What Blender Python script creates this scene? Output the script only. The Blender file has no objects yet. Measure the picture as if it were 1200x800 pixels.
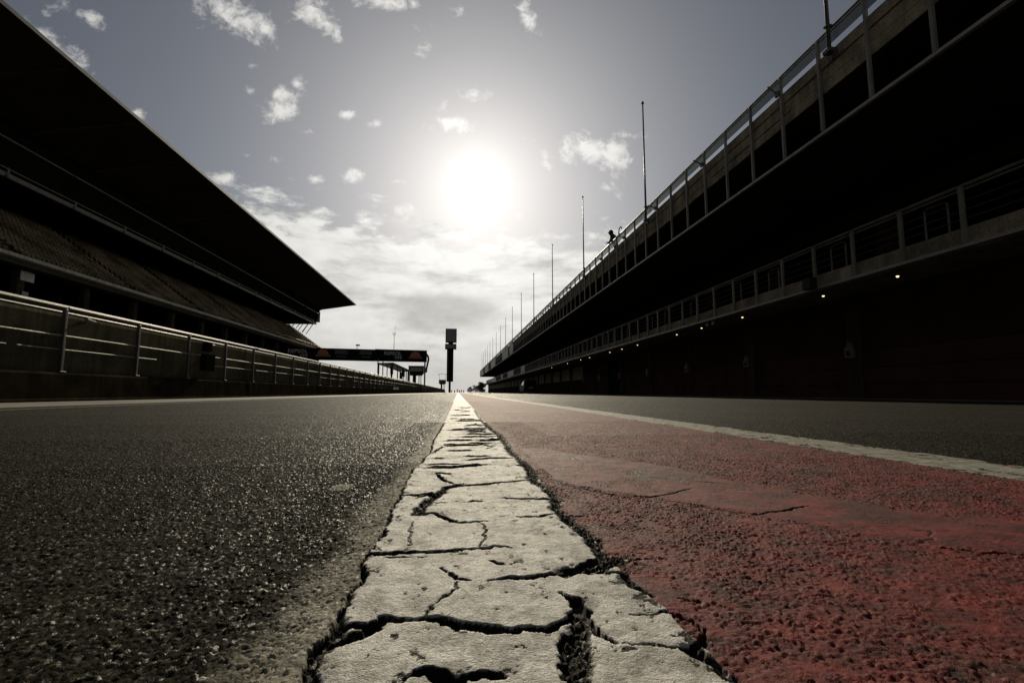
import bpy, bmesh, math, random
import numpy as np
from mathutils import Vector, Matrix, Quaternion
R = math.radians
random.seed(7)
scene = bpy.context.scene
col = scene.collection
SUN_AZ, SUN_EL = 2.1, 24.0          # degrees, azimuth measured from the track direction (+Y) towards +X

# ------------------------------------------------------------------ camera
cam_d = bpy.data.cameras.new("camera")
cam_d.sensor_width = 36.0
cam_d.lens = 36.0 * 567.0 / 1200.0
cam_d.clip_start = 0.02
cam_d.clip_end = 9000
cam = bpy.data.objects.new("camera", cam_d)
col.objects.link(cam)
cam.location = (0, 0, 0.17)
cam.rotation_euler = (R(90 + 5.99), 0, R(-6.306))
scene.camera = cam

# ------------------------------------------------------------------ render settings
scene.view_settings.view_transform = 'Standard'
scene.view_settings.look = 'None'
scene.view_settings.gamma = 1.0
scene.view_settings.use_curve_mapping = False
scene.view_settings.exposure = 0.0
scene.render.engine = 'CYCLES'
scene.cycles.max_bounces = 6
scene.cycles.use_denoising = True
scene.cycles.sample_clamp_indirect = 4.0

# ------------------------------------------------------------------ materials
class NT:
    """small helper to write node trees"""
    def __init__(s, tree): s.t = tree; s.n = tree.nodes; s.l = tree.links
    def new(s, typ, **kw):
        nd = s.n.new(typ)
        for k, v in kw.items(): setattr(nd, k, v)
        return nd
    def put(s, sock, v):
        if hasattr(v, 'is_output'): s.l.new(v, sock)
        elif v is not None: sock.default_value = v
    def math(s, op, a, b=None, c=None, clamp=False):
        nd = s.new('ShaderNodeMath', operation=op); nd.use_clamp = clamp
        s.put(nd.inputs[0], a); s.put(nd.inputs[1], b); s.put(nd.inputs[2], c)
        return nd.outputs[0]
    def vmath(s, op, a, b=None):
        nd = s.new('ShaderNodeVectorMath', operation=op)
        s.put(nd.inputs[0], a); s.put(nd.inputs[1], b)
        return nd.outputs['Value'] if op in ('LENGTH', 'DOT_PRODUCT', 'DISTANCE') else nd.outputs['Vector']
    def noise(s, vec, scale, detail=3, rough=0.55):
        nd = s.new('ShaderNodeTexNoise')
        s.put(nd.inputs['Vector'], vec)
        nd.inputs['Scale'].default_value = scale; nd.inputs['Detail'].default_value = detail
        nd.inputs['Roughness'].default_value = rough
        return nd.outputs['Fac']
    def mix(s, fac, a, b, blend='MIX'):
        nd = s.new('ShaderNodeMix', data_type='RGBA', blend_type=blend)
        s.put(nd.inputs[0], fac)
        s.put(nd.inputs[6], a if hasattr(a, 'is_output') else c4(a))
        s.put(nd.inputs[7], b if hasattr(b, 'is_output') else c4(b))
        return nd.outputs[2]
    def ramp(s, v, a, b, lo=0.0, hi=1.0, smooth=True):
        nd = s.new('ShaderNodeMapRange'); nd.clamp = True
        nd.interpolation_type = 'SMOOTHSTEP' if smooth else 'LINEAR'
        s.put(nd.inputs[0], v)
        for i, q in enumerate((a, b, lo, hi)): s.put(nd.inputs[i + 1], q)
        return nd.outputs[0]
def c4(c): return tuple(c) + (1.0,) if len(c) == 3 else tuple(c)

def base_mat(name):
    m = bpy.data.materials.new(name); m.use_nodes = True
    m.node_tree.nodes.clear()
    t = NT(m.node_tree)
    o = t.new('ShaderNodeOutputMaterial')
    p = t.new('ShaderNodeBsdfPrincipled')
    t.l.new(p.outputs[0], o.inputs[0])
    return m, t, p
def mat(name, c, rough=0.7, var=0.35, scale=1.5, metal=0.0, bump=0.0, bscale=40, streak=0.0, dirt=None, spec=None):
    """weathered surface: colour varied by two noises, optional vertical streaks, rough and slightly uneven"""
    m, t, p = base_mat(name)
    g = t.new('ShaderNodeNewGeometry').outputs['Position']
    n1 = t.noise(g, scale, 5); n2 = t.noise(g, scale * 13, 3)
    f = t.math('ADD', t.math('MULTIPLY', n1, 0.65), t.math('MULTIPLY', n2, 0.35))
    f = t.ramp(f, 0.3, 0.7)
    d = dirt or tuple(v * (1 - var) for v in c)
    cc = t.mix(f, d, tuple(min(1, v * (1 + var * 0.45)) for v in c))
    if streak:
        mp = t.new('ShaderNodeMapping'); t.l.new(g, mp.inputs[0]); mp.inputs['Scale'].default_value = (3.1, 3.1, 0.16)
        st = t.ramp(t.noise(mp.outputs[0], 1.6, 4, 0.65), 0.42, 0.68)
        cc = t.mix(t.math('MULTIPLY', st, streak), cc, tuple(v * 0.35 for v in c))
    t.l.new(cc, p.inputs['Base Color'])
    t.put(p.inputs['Roughness'], t.ramp(n2, 0.2, 0.8, max(0.03, rough - 0.12), min(1, rough + 0.1)))
    p.inputs['Metallic'].default_value = metal
    if spec is not None: p.inputs['Specular IOR Level'].default_value = spec
    if bump:
        b = t.new('ShaderNodeBump'); b.inputs['Strength'].default_value = bump; b.inputs['Distance'].default_value = 0.02
        t.l.new(t.noise(g, bscale, 4), b.inputs['Height']); t.l.new(b.outputs[0], p.inputs['Normal'])
    return m
def emit_mat(name, c, strength):
    m, t, p = base_mat(name)
    p.inputs['Base Color'].default_value = c4(c)
    p.inputs['Emission Color'].default_value = c4(c)
    p.inputs['Emission Strength'].default_value = strength
    return m
def glass_mat(name, c, trans=0.75, rough=0.15):
    m, t, p = base_mat(name)
    p.inputs['Base Color'].default_value = c4(c); p.inputs['Roughness'].default_value = rough
    tr = t.new('ShaderNodeBsdfTransparent'); tr.inputs[0].default_value = (0.62, 0.64, 0.6, 1)
    mx = t.new('ShaderNodeMixShader'); mx.inputs[0].default_value = trans
    out = [n for n in t.n if n.type == 'OUTPUT_MATERIAL'][0]
    t.l.new(p.outputs[0], mx.inputs[1]); t.l.new(tr.outputs[0], mx.inputs[2]); t.l.new(mx.outputs[0], out.inputs[0])
    return m

M = {}
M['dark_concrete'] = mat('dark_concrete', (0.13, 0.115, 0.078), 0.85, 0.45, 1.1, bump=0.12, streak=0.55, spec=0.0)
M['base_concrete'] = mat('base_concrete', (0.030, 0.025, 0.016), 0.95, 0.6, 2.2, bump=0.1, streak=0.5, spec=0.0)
M['pale_concrete'] = mat('pale_concrete', (0.5, 0.46, 0.36), 0.85, 0.35, 1.2, bump=0.2, streak=0.4, spec=0.0)
M['apron'] = mat('apron', (0.15, 0.135, 0.105), 0.7, 0.5, 0.9, bump=0.25)
M['track'] = mat('track', (0.05, 0.048, 0.042), 0.6, 0.3, 0.6, bump=0.2)
M['earth'] = mat('earth', (0.055, 0.055, 0.035), 0.95, 0.5, 0.05, spec=0.0)
M['galv'] = mat('galv', (0.20, 0.19, 0.15), 0.62, 0.4, 3.0, metal=0.5)
M['dull_steel'] = mat('dull_steel', (0.11, 0.105, 0.095), 0.5, 0.35, 2.5, metal=0.3, streak=0.3)
M['black_steel'] = mat('black_steel', (0.022, 0.021, 0.017), 0.6, 0.3, 2.5, spec=0.1)
M['white_metal'] = mat('white_metal', (0.22, 0.205, 0.155), 0.55, 0.35, 2.0, streak=0.35)
M['nosing'] = mat('nosing', (0.36, 0.34, 0.28), 0.5, 0.25, 2.0, streak=0.2)
M['board'] = mat('board', (0.40, 0.34, 0.24), 0.75, 0.6, 1.7, streak=0.45, bump=0.1, spec=0.0)
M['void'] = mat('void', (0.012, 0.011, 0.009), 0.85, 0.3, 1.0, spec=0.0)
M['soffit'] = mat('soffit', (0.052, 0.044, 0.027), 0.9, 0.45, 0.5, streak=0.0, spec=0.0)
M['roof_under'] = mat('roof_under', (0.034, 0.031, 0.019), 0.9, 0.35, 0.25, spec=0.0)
M['roof_top'] = mat('roof_top', (0.16, 0.155, 0.14), 0.5, 0.25, 0.5)
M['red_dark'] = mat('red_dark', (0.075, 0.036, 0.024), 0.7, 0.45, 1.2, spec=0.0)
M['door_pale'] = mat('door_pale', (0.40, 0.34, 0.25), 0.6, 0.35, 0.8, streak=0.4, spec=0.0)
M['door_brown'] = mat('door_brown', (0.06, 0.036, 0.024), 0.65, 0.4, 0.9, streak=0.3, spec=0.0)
M['door_teal'] = mat('door_teal', (0.012, 0.040, 0.042), 0.5, 0.4, 1.0, spec=0.0)
M['pier'] = mat('pier', (0.07, 0.052, 0.032), 0.8, 0.4, 1.0, streak=0.4, spec=0.0)
M['dark_glass'] = mat('dark_glass', (0.008, 0.008, 0.008), 0.12, 0.3, 0.7)
M['panel_glass'] = glass_mat('panel_glass', (0.05, 0.055, 0.045), 0.6)
M['pale_panel'] = mat('pale_panel', (0.5, 0.47, 0.4), 0.6, 0.25, 1.0, streak=0.35)
M['seat'] = mat('seat', (0.19, 0.145, 0.09), 0.6, 0.85, 0.35, spec=0.0)
M['sign_black'] = mat('sign_black', (0.01, 0.011, 0.011), 0.45, 0.3, 1.5, spec=0.0)
M['sign_grey'] = mat('sign_grey', (0.16, 0.16, 0.15), 0.5, 0.3, 2.5)
M['sign_white'] = mat('sign_white', (0.55, 0.54, 0.5), 0.5, 0.2, 2.5)
M['sign_orange'] = mat('sign_orange', (0.42, 0.12, 0.035), 0.5, 0.2, 2.0)
M['sign_rust'] = mat('sign_rust', (0.30, 0.10, 0.045), 0.5, 0.2, 2.0)
M['rubber'] = mat('rubber', (0.015, 0.015, 0.015), 0.85, 0.3, 6)
M['car_paint'] = mat('car_paint', (0.009, 0.009, 0.009), 0.6, 0.2, 2, spec=0.1)
M['cloth'] = mat('cloth', (0.02, 0.02, 0.024), 0.9, 0.3, 8)
M['skin'] = mat('skin', (0.28, 0.16, 0.11), 0.6, 0.15, 8)
M['bark'] = mat('bark', (0.06, 0.045, 0.03), 0.95, 0.5, 4)
M['leaf'] = mat('leaf', (0.05, 0.065, 0.028), 0.7, 0.5, 0.6)
M['red_lens'] = mat('red_lens', (0.25, 0.012, 0.01), 0.25, 0.2, 6)
M['cabinet'] = mat('cabinet', (0.10, 0.09, 0.065), 0.7, 0.3, 3.0)
M['cell'] = mat('cell', (0.05, 0.05, 0.046), 0.6, 0.3, 2.5)
M['edge_metal'] = mat('edge_metal', (0.2, 0.19, 0.15), 0.6, 0.3, 2.5)
M['lamp_glow'] = emit_mat('lamp_glow', (1.0, 0.72, 0.36), 2.2)
M['window_glass'] = mat('window_glass', (0.010, 0.0095, 0.008), 0.6, 0.3, 0.7, spec=0.0)

# ------------------------------------------------------------------ mesh helpers
def wloc(o):
    v = Vector((0, 0, 0))
    while o is not None: v = v + o.location; o = o.parent
    return v
class MB:
    def __init__(s): s.v = []; s.f = []
    def add(s, vs, fs):
        b = len(s.v); s.v += [tuple(p) for p in vs]; s.f += [tuple(i + b for i in f) for f in fs]; return s
    def box(s, x0, x1, y0, y1, z0, z1):
        return s.add([(x0,y0,z0),(x1,y0,z0),(x1,y1,z0),(x0,y1,z0),(x0,y0,z1),(x1,y0,z1),(x1,y1,z1),(x0,y1,z1)],
                     [(0,3,2,1),(4,5,6,7),(0,1,5,4),(1,2,6,5),(2,3,7,6),(3,0,4,7)])
    def tube(s, pts, r, n=8, r2=None):
        pts = [Vector(p) for p in pts]; k = len(pts); vs = []; fs = []
        for i, p in enumerate(pts):
            d = (pts[min(i+1,k-1)] - pts[max(i-1,0)]).normalized()
            a = d.cross(Vector((0,0,1)) if abs(d.z) < 0.9 else Vector((1,0,0))).normalized(); b = d.cross(a)
            rr = r if r2 is None else r + (r2 - r) * i / (k - 1)
            for j in range(n):
                t = 2*math.pi*j/n; vs.append(p + a*math.cos(t)*rr + b*math.sin(t)*rr)
        for i in range(k-1):
            for j in range(n):
                fs.append((i*n+j, i*n+(j+1)%n, (i+1)*n+(j+1)%n, (i+1)*n+j))
        fs.append(tuple(range(n))[::-1]); fs.append(tuple((k-1)*n+j for j in range(n)))
        return s.add(vs, fs)
    def prism_y(s, prof, y0, y1):
        """closed XZ outline swept along Y"""
        n = len(prof)
        vs = [(x,y0,z) for x,z in prof] + [(x,y1,z) for x,z in prof]
        fs = [tuple(range(n)), tuple(range(2*n-1, n-1, -1))] + [(i, i+n, (i+1)%n+n, (i+1)%n) for i in range(n)]
        return s.add(vs, fs)
    def prism_x(s, prof, x0, x1):
        n = len(prof)
        vs = [(x0,y,z) for y,z in prof] + [(x1,y,z) for y,z in prof]
        fs = [tuple(range(n))[::-1], tuple(range(n, 2*n))] + [(i, (i+1)%n, (i+1)%n+n, i+n) for i in range(n)]
        return s.add(vs, fs)
    def sphere(s, c, r, n=10, m=6, sz=1.0):
        vs = []; fs = []
        for i in range(m+1):
            ph = math.pi*i/m
            for j in range(n):
                t = 2*math.pi*j/n
                vs.append((c[0]+r*math.sin(ph)*math.cos(t), c[1]+r*math.sin(ph)*math.sin(t), c[2]+r*sz*math.cos(ph)))
        for i in range(m):
            for j in range(n): fs.append((i*n+j, (i+1)*n+j, (i+1)*n+(j+1)%n, i*n+(j+1)%n))
        return s.add(vs, fs)
    def build(s, name, m, parent=None, bevel=0.0, smooth=False):
        off = wloc(parent) if parent is not None else Vector((0,0,0))
        me = bpy.data.meshes.new(name)
        me.from_pydata([tuple(Vector(p) - off) for p in s.v], [], s.f)
        bm = bmesh.new(); bm.from_mesh(me)
        bmesh.ops.recalc_face_normals(bm, faces=bm.faces)
        bm.to_mesh(me); bm.free()
        me.materials.append(m)
        if smooth:
            me.polygons.foreach_set('use_smooth', [True]*len(me.polygons))
        o = bpy.data.objects.new(name, me); col.objects.link(o)
        if parent is not None: o.parent = parent
        if bevel:
            b = o.modifiers.new('bevel', 'BEVEL'); b.width = bevel; b.segments = 2; b.limit_method = 'ANGLE'
        return o
def tag(o, label=None, cat=None, group=None, kind=None):
    if label: o['label'] = label
    if cat: o['category'] = cat
    if group: o['group'] = group
    if kind: o['kind'] = kind
    return o
def thing(name, loc, label, cat, group=None):
    o = bpy.data.objects.new(name, None); col.objects.link(o); o.location = loc
    o.empty_display_size = 0.3
    return tag(o, label, cat, group)
def copy_part(o, dloc, parent=None):
    c = o.copy(); col.objects.link(c)
    if parent is not None: c.parent = parent
    c.location = o.location + Vector(dloc)
    return c
def copy_tree(o, loc, label=None):
    c = o.copy(); col.objects.link(c); c.location = loc
    if label: c['label'] = label
    for ch in list(o.children):
        d = ch.copy(); col.objects.link(d); d.parent = c
        for g in list(ch.children):
            e = g.copy(); col.objects.link(e); e.parent = d
    return c
ORD = ['nearest', 'second', 'third', 'fourth', 'fifth', 'sixth', 'seventh', 'eighth', 'ninth', 'tenth', 'eleventh',
       'twelfth', 'thirteenth', 'fourteenth', 'fifteenth', 'sixteenth', 'seventeenth', 'eighteenth']
CRACKS=[(6,0,[(-0.0951,0.5398),(-0.0782,0.5294),(-0.0485,0.534),(-0.0176,0.5332),(0.0161,0.5412),(0.0393,0.5457),(0.0584,0.5386)]),(2,0,[(-0.0701,0.5178),(-0.0471,0.5196),(-0.03,0.5189)]),(5,1,[(-0.094,0.5396),(-0.0927,0.5053),(-0.0843,0.4669),(-0.0888,0.4486),(-0.0885,0.4271),(-0.0874,0.404),(-0.088,0.3868),(-0.0863,0.377)]),(7,0,[(-0.0867,0.3786),(-0.078,0.3761),(-0.0604,0.3773),(-0.0543,0.3864),(-0.037,0.3845),(-0.0215,0.3862),(-0.0071,0.3779),(0.0083,0.3681),(0.0264,0.363),(0.0431,0.3627),(0.0646,0.3619)]),(7,1,[(-0.0871,0.3771),(-0.0918,0.3571),(-0.0928,0.3414),(-0.0903,0.3246),(-0.0889,0.3157)]),(8,0,[(-0.0833,0.3562),(-0.0746,0.3608),(-0.0644,0.367),(-0.0543,0.3766)]),(8,0,[(-0.0267,0.311),(-0.0221,0.3159),(-0.0144,0.3151),(-0.0066,0.3098),(0.0035,0.3076),(0.0137,0.3098),(0.0223,0.3056),(0.0283,0.3017)]),(2.5,0,[(-0.0129,0.4879),(-0.0064,0.4684),(0.0005,0.4527),(0.0146,0.4521)]),(1.5,0,[(0.0005,0.4479),(-0.003,0.4302),(-0.0098,0.4184)]),(1.5,0,[(-0.0216,0.3879),(-0.0161,0.4053),(-0.0099,0.4225)]),(5,0,[(0.0289,0.4534),(0.0518,0.4509),(0.0815,0.4546)]),(3,0,[(0.0329,0.5003),(0.0476,0.4869)]),(6,0,[(0.0501,0.4531),(0.0718,0.4557),(0.0955,0.465),(0.1144,0.4755),(0.1329,0.4892),(0.1489,0.5062)]),(7,1,[(0.1021,0.467),(0.1295,0.4694),(0.1509,0.4842),(0.1686,0.4976)]),(8,1,[(0.153,0.5442),(0.1496,0.5161),(0.1501,0.5029)]),(2,0,[(0.1693,0.4995),(0.1919,0.4995),(0.2131,0.4959)]),(4,1,[(0.138,0.463),(0.1561,0.4557),(0.1532,0.431),(0.1595,0.408)]),(8,0,[(0.0889,0.4201),(0.0953,0.4048),(0.0954,0.3911),(0.0879,0.3741),(0.0744,0.364),(0.0583,0.361),(0.0401,0.3631)]),(6,0,[(0.0975,0.4065),(0.0978,0.3872),(0.0963,0.3632),(0.0973,0.3447),(0.105,0.3313)]),(9,1,[(0.0919,0.3806),(0.0878,0.3578),(0.0807,0.3353),(0.0751,0.3156),(0.0711,0.2939)]),(4,1,[(0.076,0.35),(0.0698,0.3161),(0.0677,0.2984)]),(4,0,[(0.1557,0.3735),(0.1678,0.3704),(0.1734,0.3646),(0.1757,0.3496),(0.1719,0.3394)]),(5,0,[(0.151,0.3222),(0.1606,0.3238),(0.1719,0.3394)]),(5,1,[(0.151,0.3222),(0.157,0.3114),(0.1604,0.2947),(0.1608,0.284)]),(1,0,[(0.1064,0.3311),(0.1237,0.3265),(0.1494,0.325)]),(2,0,[(0.1815,0.4035),(0.1917,0.3941),(0.202,0.393)]),(1,0,[(0.1299,0.3694),(0.1421,0.3733),(0.1557,0.3735)]),(7,1,[(0.1541,1.0276),(0.1437,0.9314),(0.1571,0.8495),(0.1553,0.7668),(0.1416,0.7001),(0.146,0.6643),(0.1504,0.6219),(0.1544,0.5759),(0.1533,0.5368),(0.1521,0.5091),(0.1654,0.4948)]),(3,0,[(0.08,0.6716),(0.1084,0.6662),(0.1368,0.6767)]),(3.5,0,[(0.0644,0.7813),(0.1126,0.7745),(0.1658,0.7762)]),(3,0,[(0.0173,0.7673),(0.04,0.7648)]),(6,0,[(-0.0525,0.6919),(-0.0357,0.7016),(-0.0144,0.671),(0.0025,0.6502),(0.0409,0.647)]),(9,1,[(-0.0525,0.6919),(-0.0528,0.7343),(-0.0405,0.7884),(-0.0291,0.8348),(-0.0198,0.8878),(0.0027,0.9049)]),(5,0,[(-0.0651,0.8064),(-0.0326,0.8352),(-0.0189,0.8509)]),(4,0,[(-0.094,0.8255),(-0.0661,0.8191),(-0.0329,0.8438)]),(4,0,[(0.0027,0.9049),(0.0452,0.9043),(0.0932,0.9155),(0.1454,0.9424)]),(6,0,[(-0.0455,1.0364),(-0.0323,0.9734),(-0.0211,0.9387),(0.0027,0.9049)]),(4,0,[(-0.0455,1.0364),(-0.01,1.0069)]),(3,0,[(-0.0722,1.1093),(-0.016,1.1091),(0.0617,1.1413)]),(4,1,[(-0.095,0.8961),(-0.0921,0.8094),(-0.0942,0.7262),(-0.0889,0.6483),(-0.0884,0.5944),(-0.0902,0.5494)]),(1.5,0,[(0.0323,0.6399),(0.0336,0.5893),(0.0256,0.5509)]),(1,0,[(-0.059,0.655),(-0.051,0.5593)]),(2.5,0,[(-0.0474,0.7674),(-0.0134,0.7594)]),(4,0,[(-0.0616,1.2685),(-0.0345,1.2602)]),(4,0,[(-0.0681,1.1189),(-0.0145,1.113),(0.0238,1.1295),(0.0665,1.1397)]),(4,0,[(0.1317,1.1325),(0.1572,1.1254)]),(4,0,[(0.0152,1.2217),(0.0435,1.2311),(0.0835,1.2472),(0.1377,1.2464)]),(4,0,[(-0.0311,1.4187),(0.0461,1.427)]),(5,0,[(-0.0682,1.3594),(-0.0465,1.5199),(-0.0296,1.5374),(0.0144,1.5523)]),(5,0,[(0.0324,1.5624),(0.0743,1.5954),(0.0974,1.5233),(0.1136,1.5334)]),(4,0,[(0.0812,1.4687),(0.1049,1.5032)]),(6,0,[(-0.0474,1.6992),(-0.0087,1.6949),(0.0547,1.7023)]),(6,0,[(0.1093,1.711),(0.1632,1.7559)]),(4,0,[(0.0942,1.801),(0.1149,1.7988)]),(4,0,[(0.0598,2.0539),(0.1188,2.0474)]),(5,0,[(-0.0432,2.1934),(-0.0056,2.1893),(0.1391,2.1813)]),(5,0,[(0.0283,2.4159),(0.0728,2.5132),(0.1004,2.6687)]),(5,0,[(-0.0532,3.1038),(0.0002,3.0979)]),(7,1,[(0.1586,4.5963),(0.1486,3.2161),(0.1484,2.3267),(0.1634,1.9414),(0.1563,1.5366),(0.1498,1.3921),(0.1557,1.2444),(0.1572,1.1254),(0.1556,1.0274),(0.1483,0.9612)]),(4,1,[(-0.0775,2.725),(-0.0833,2.1058),(-0.0882,1.7428),(-0.0773,1.3851),(-0.0886,1.2714),(-0.0865,1.1742),(-0.0988,1.1122),(-0.098,0.8901)]),(4,0,[(0.2194,0.8711),(0.26,0.8029),(0.3182,0.7832),(0.3662,0.8084),(0.4124,0.84)]),(1.5,0,[(0.3832,0.9512),(0.4387,0.9099),(0.4983,0.8707)]),(3,0,[(0.331,0.7549),(0.3605,0.7223),(0.39,0.6789),(0.4177,0.6515),(0.5026,0.6794)]),(3,0,[(0.437,0.6613),(0.4754,0.6695),(0.5183,0.691)]),(1.5,0,[(0.5072,0.5089),(0.545,0.5244),(0.5784,0.5555),(0.5592,0.5623)]),(3,0,[(0.5247,0.4957),(0.5523,0.475),(0.5933,0.4671)])]
XR=[(0.2951,0.1604),(0.3263,0.162),(0.3497,0.1613),(0.3695,0.1607),(0.408,0.1595),(0.4554,0.1581),(0.5024,0.154),(0.5382,0.1537),(0.5759,0.1544),(0.6238,0.1508),(0.6665,0.1459),(0.7002,0.141),(0.7698,0.1552),(0.8495,0.1564),(1.0275,0.155),(1.1211,0.1573),(1.2497,0.1556),(1.3922,0.149),(1.5446,0.1571),(1.9414,0.1634),(2.3088,0.1459),(3.2163,0.1468),(4.5605,0.16)]
XL=[(0.3157,-0.0889),(0.3246,-0.0906),(0.341,-0.0929),(0.3577,-0.0923),(0.3835,-0.0875),(0.404,-0.0874),(0.4271,-0.0887),(0.4495,-0.0894),(0.4679,-0.0843),(0.5053,-0.0931),(0.5403,-0.0939),(0.5508,-0.0905),(0.5961,-0.0887),(0.6504,-0.0897),(0.7262,-0.0948),(0.8094,-0.0928),(0.9001,-0.0962),(1.1123,-0.0994),(1.1743,-0.0875),(1.2768,-0.0889),(1.3789,-0.0777),(1.7327,-0.0867),(2.0913,-0.0839),(2.7126,-0.0772)]
SU=[(0.2691,1.4851),(0.2984,1.3757),(0.4612,1.1554),(0.5311,0.9348),(0.6189,0.7185),(0.7504,0.5865)]
SL=[(0.1957,0.9436),(0.2218,0.8807),(0.3112,0.7839),(0.4046,0.6711),(0.4773,0.5576),(0.5933,0.4671)]
CLOUDS=[(-0.477,0.7889,0.0934,0.0329,22.0,1.0),(-0.4159,0.7653,0.0275,0.0272,0.0,0.8),(-0.3225,0.815,0.0353,0.0277,30.0,0.9),(-0.2948,0.7859,0.0283,0.0237,0.0,0.8),(-0.2675,0.7646,0.0106,0.0158,0.0,0.5),(-0.1621,0.8482,0.066,0.0182,0.0,1.0),(0.1532,0.8386,0.0235,0.0459,-20.0,0.9),(0.1338,0.8577,0.0195,0.0125,0.0,0.7),(-0.366,0.6212,0.0308,0.0227,0.0,1.0),(-0.3729,0.5867,0.0374,0.0263,0.0,1.0),(-0.3465,0.6455,0.0172,0.0172,0.0,0.9),(-0.4373,0.6218,0.0151,0.0113,0.0,0.8),(-0.2382,0.5844,0.0263,0.0114,0.0,0.9),(-0.1796,0.5671,0.0159,0.0134,0.0,0.9),(-0.014,0.5758,0.0477,0.0195,0.0,1.0),(0.0278,0.6454,0.0299,0.0139,0.0,0.8),(-0.0383,0.6152,0.0183,0.0157,0.0,0.5),(0.2822,0.5366,0.0662,0.0299,0.0,1.0),(0.3368,0.5298,0.0354,0.034,0.0,1.0),(0.3714,0.576,0.0438,0.0101,0.0,0.6),(0.3252,0.446,0.0234,0.0177,0.0,0.6),(0.1859,0.5114,0.0171,0.0275,0.0,0.5),(-0.2249,0.4476,0.019,0.0149,0.0,0.9),(-0.2983,0.4384,0.0187,0.0092,0.0,0.9),(-0.4732,0.4332,0.0294,0.0126,0.0,0.8),(-0.1095,0.3806,0.0264,0.0111,-10.0,0.8),(-0.8182,0.7762,0.0188,0.0224,35.0,0.7),(-0.7515,0.7561,0.0191,0.0131,20.0,0.7),(-0.8162,0.6836,0.0854,0.0256,36.0,0.9),(-0.7699,0.6561,0.0344,0.0146,20.0,0.8),(-0.6514,0.5606,0.0191,0.0091,0.0,0.6),(-0.376,0.4748,0.0151,0.0129,0.0,0.6),(-0.4331,0.4808,0.0116,0.0055,0.0,0.6),(-0.1339,0.4429,0.0176,0.0075,0.0,0.6),(-0.4386,0.6767,0.0152,0.0076,20.0,0.5),(-0.0116,0.842,0.0151,0.0103,0.0,0.4),(-0.0955,0.7395,0.0147,0.01,0.0,0.3),(-0.3162,0.5396,0.0103,0.0056,0.0,0.6),(-0.0966,0.7956,0.0185,0.0101,0.0,0.3),(0.1539,0.5489,0.0114,0.0079,0.0,0.5),(0.2775,0.2596,0.0378,0.0113,0.0,0.5),(0.3396,0.4802,0.0157,0.0099,0.0,0.4)]
SKY_V = 0.30
# ------------------------------------------------------------------ ground fields (numpy)
def hsh(ix, iy, seed):
    h = (ix.astype(np.int64) * 374761393 + iy.astype(np.int64) * 668265263 + seed * 974634777) & 0xFFFFFFFF
    h = ((h ^ (h >> 13)) * 1274126177) & 0xFFFFFFFF
    h = ((h ^ (h >> 16)) * 2246822519) & 0xFFFFFFFF
    h = h ^ (h >> 15)
    return (h & 0xFFFFFF).astype(np.float32) / np.float32(0xFFFFFF)
def vnoise(x, y, seed):
    ix = np.floor(x).astype(np.int64); iy = np.floor(y).astype(np.int64)
    fx = (x - ix).astype(np.float32); fy = (y - iy).astype(np.float32)
    fx = fx*fx*(3-2*fx); fy = fy*fy*(3-2*fy)
    a = hsh(ix, iy, seed); b = hsh(ix+1, iy, seed); c = hsh(ix, iy+1, seed); d = hsh(ix+1, iy+1, seed)
    return (a*(1-fx)+b*fx)*(1-fy) + (c*(1-fx)+d*fx)*fy
def fbm(x, y, seed, o=4, g=0.5):
    s = 0; a = 1; t = 0
    for i in range(o):
        s = s + a*vnoise(x*2**i, y*2**i, seed+i*17); t += a; a *= g
    return s/t
def worley(x, y, seed, tilt=False):
    ix = np.floor(x).astype(np.int64); iy = np.floor(y).astype(np.int64)
    f1 = np.full(x.shape, 9.0, np.float32); f2 = f1.copy(); rid = np.zeros(x.shape, np.float32); tl = rid
    for dx in (-1, 0, 1):
        for dy in (-1, 0, 1):
            jx = ix+dx; jy = iy+dy
            px = jx + 0.15 + 0.7*hsh(jx, jy, seed); py = jy + 0.15 + 0.7*hsh(jx, jy, seed+1)
            d = np.hypot(px-x, py-y).astype(np.float32)
            r = hsh(jx, jy, seed+2)
            nearer = d < f1
            f2 = np.where(nearer, f1, np.minimum(f2, d))
            rid = np.where(nearer, r, rid); f1 = np.where(nearer, d, f1)
            if tilt: tl = np.where(nearer, (px-x)*(hsh(jx, jy, seed+3)-0.5) + (py-y)*(hsh(jx, jy, seed+4)-0.5), tl)
    if tilt: return f1, f2, rid, tl.astype(np.float32)
    return f1, f2, rid
def sstep(a, b, v):
    t = np.clip((v-a)/(b-a), 0, 1); return t*t*(3-2*t)

XRy, XRx = np.array(XR).T; XLy, XLx = np.array(XL).T
SUx, SUy = np.array(SU).T; SLx, SLy = np.array(SL).T
RED_X1, LANE_X1 = 1.075, 1.285
rng = np.random.default_rng(3)
FAR = []
yy = 1.15
while yy < 5.5:                                   # cross cracks of the far part of the line
    a = rng.uniform(-0.085, 0.05); b = min(0.15, a + rng.uniform(0.05, 0.2)); y = yy
    pts = []
    for k in range(4):
        pts.append((a+(b-a)*k/3, y + rng.normal(0, 0.012*max(1, y))))
    FAR.append((rng.uniform(2, 5), 0, pts))
    yy += rng.uniform(0.10, 0.28)*(1 if yy < 2.7 else 1.6)

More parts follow.
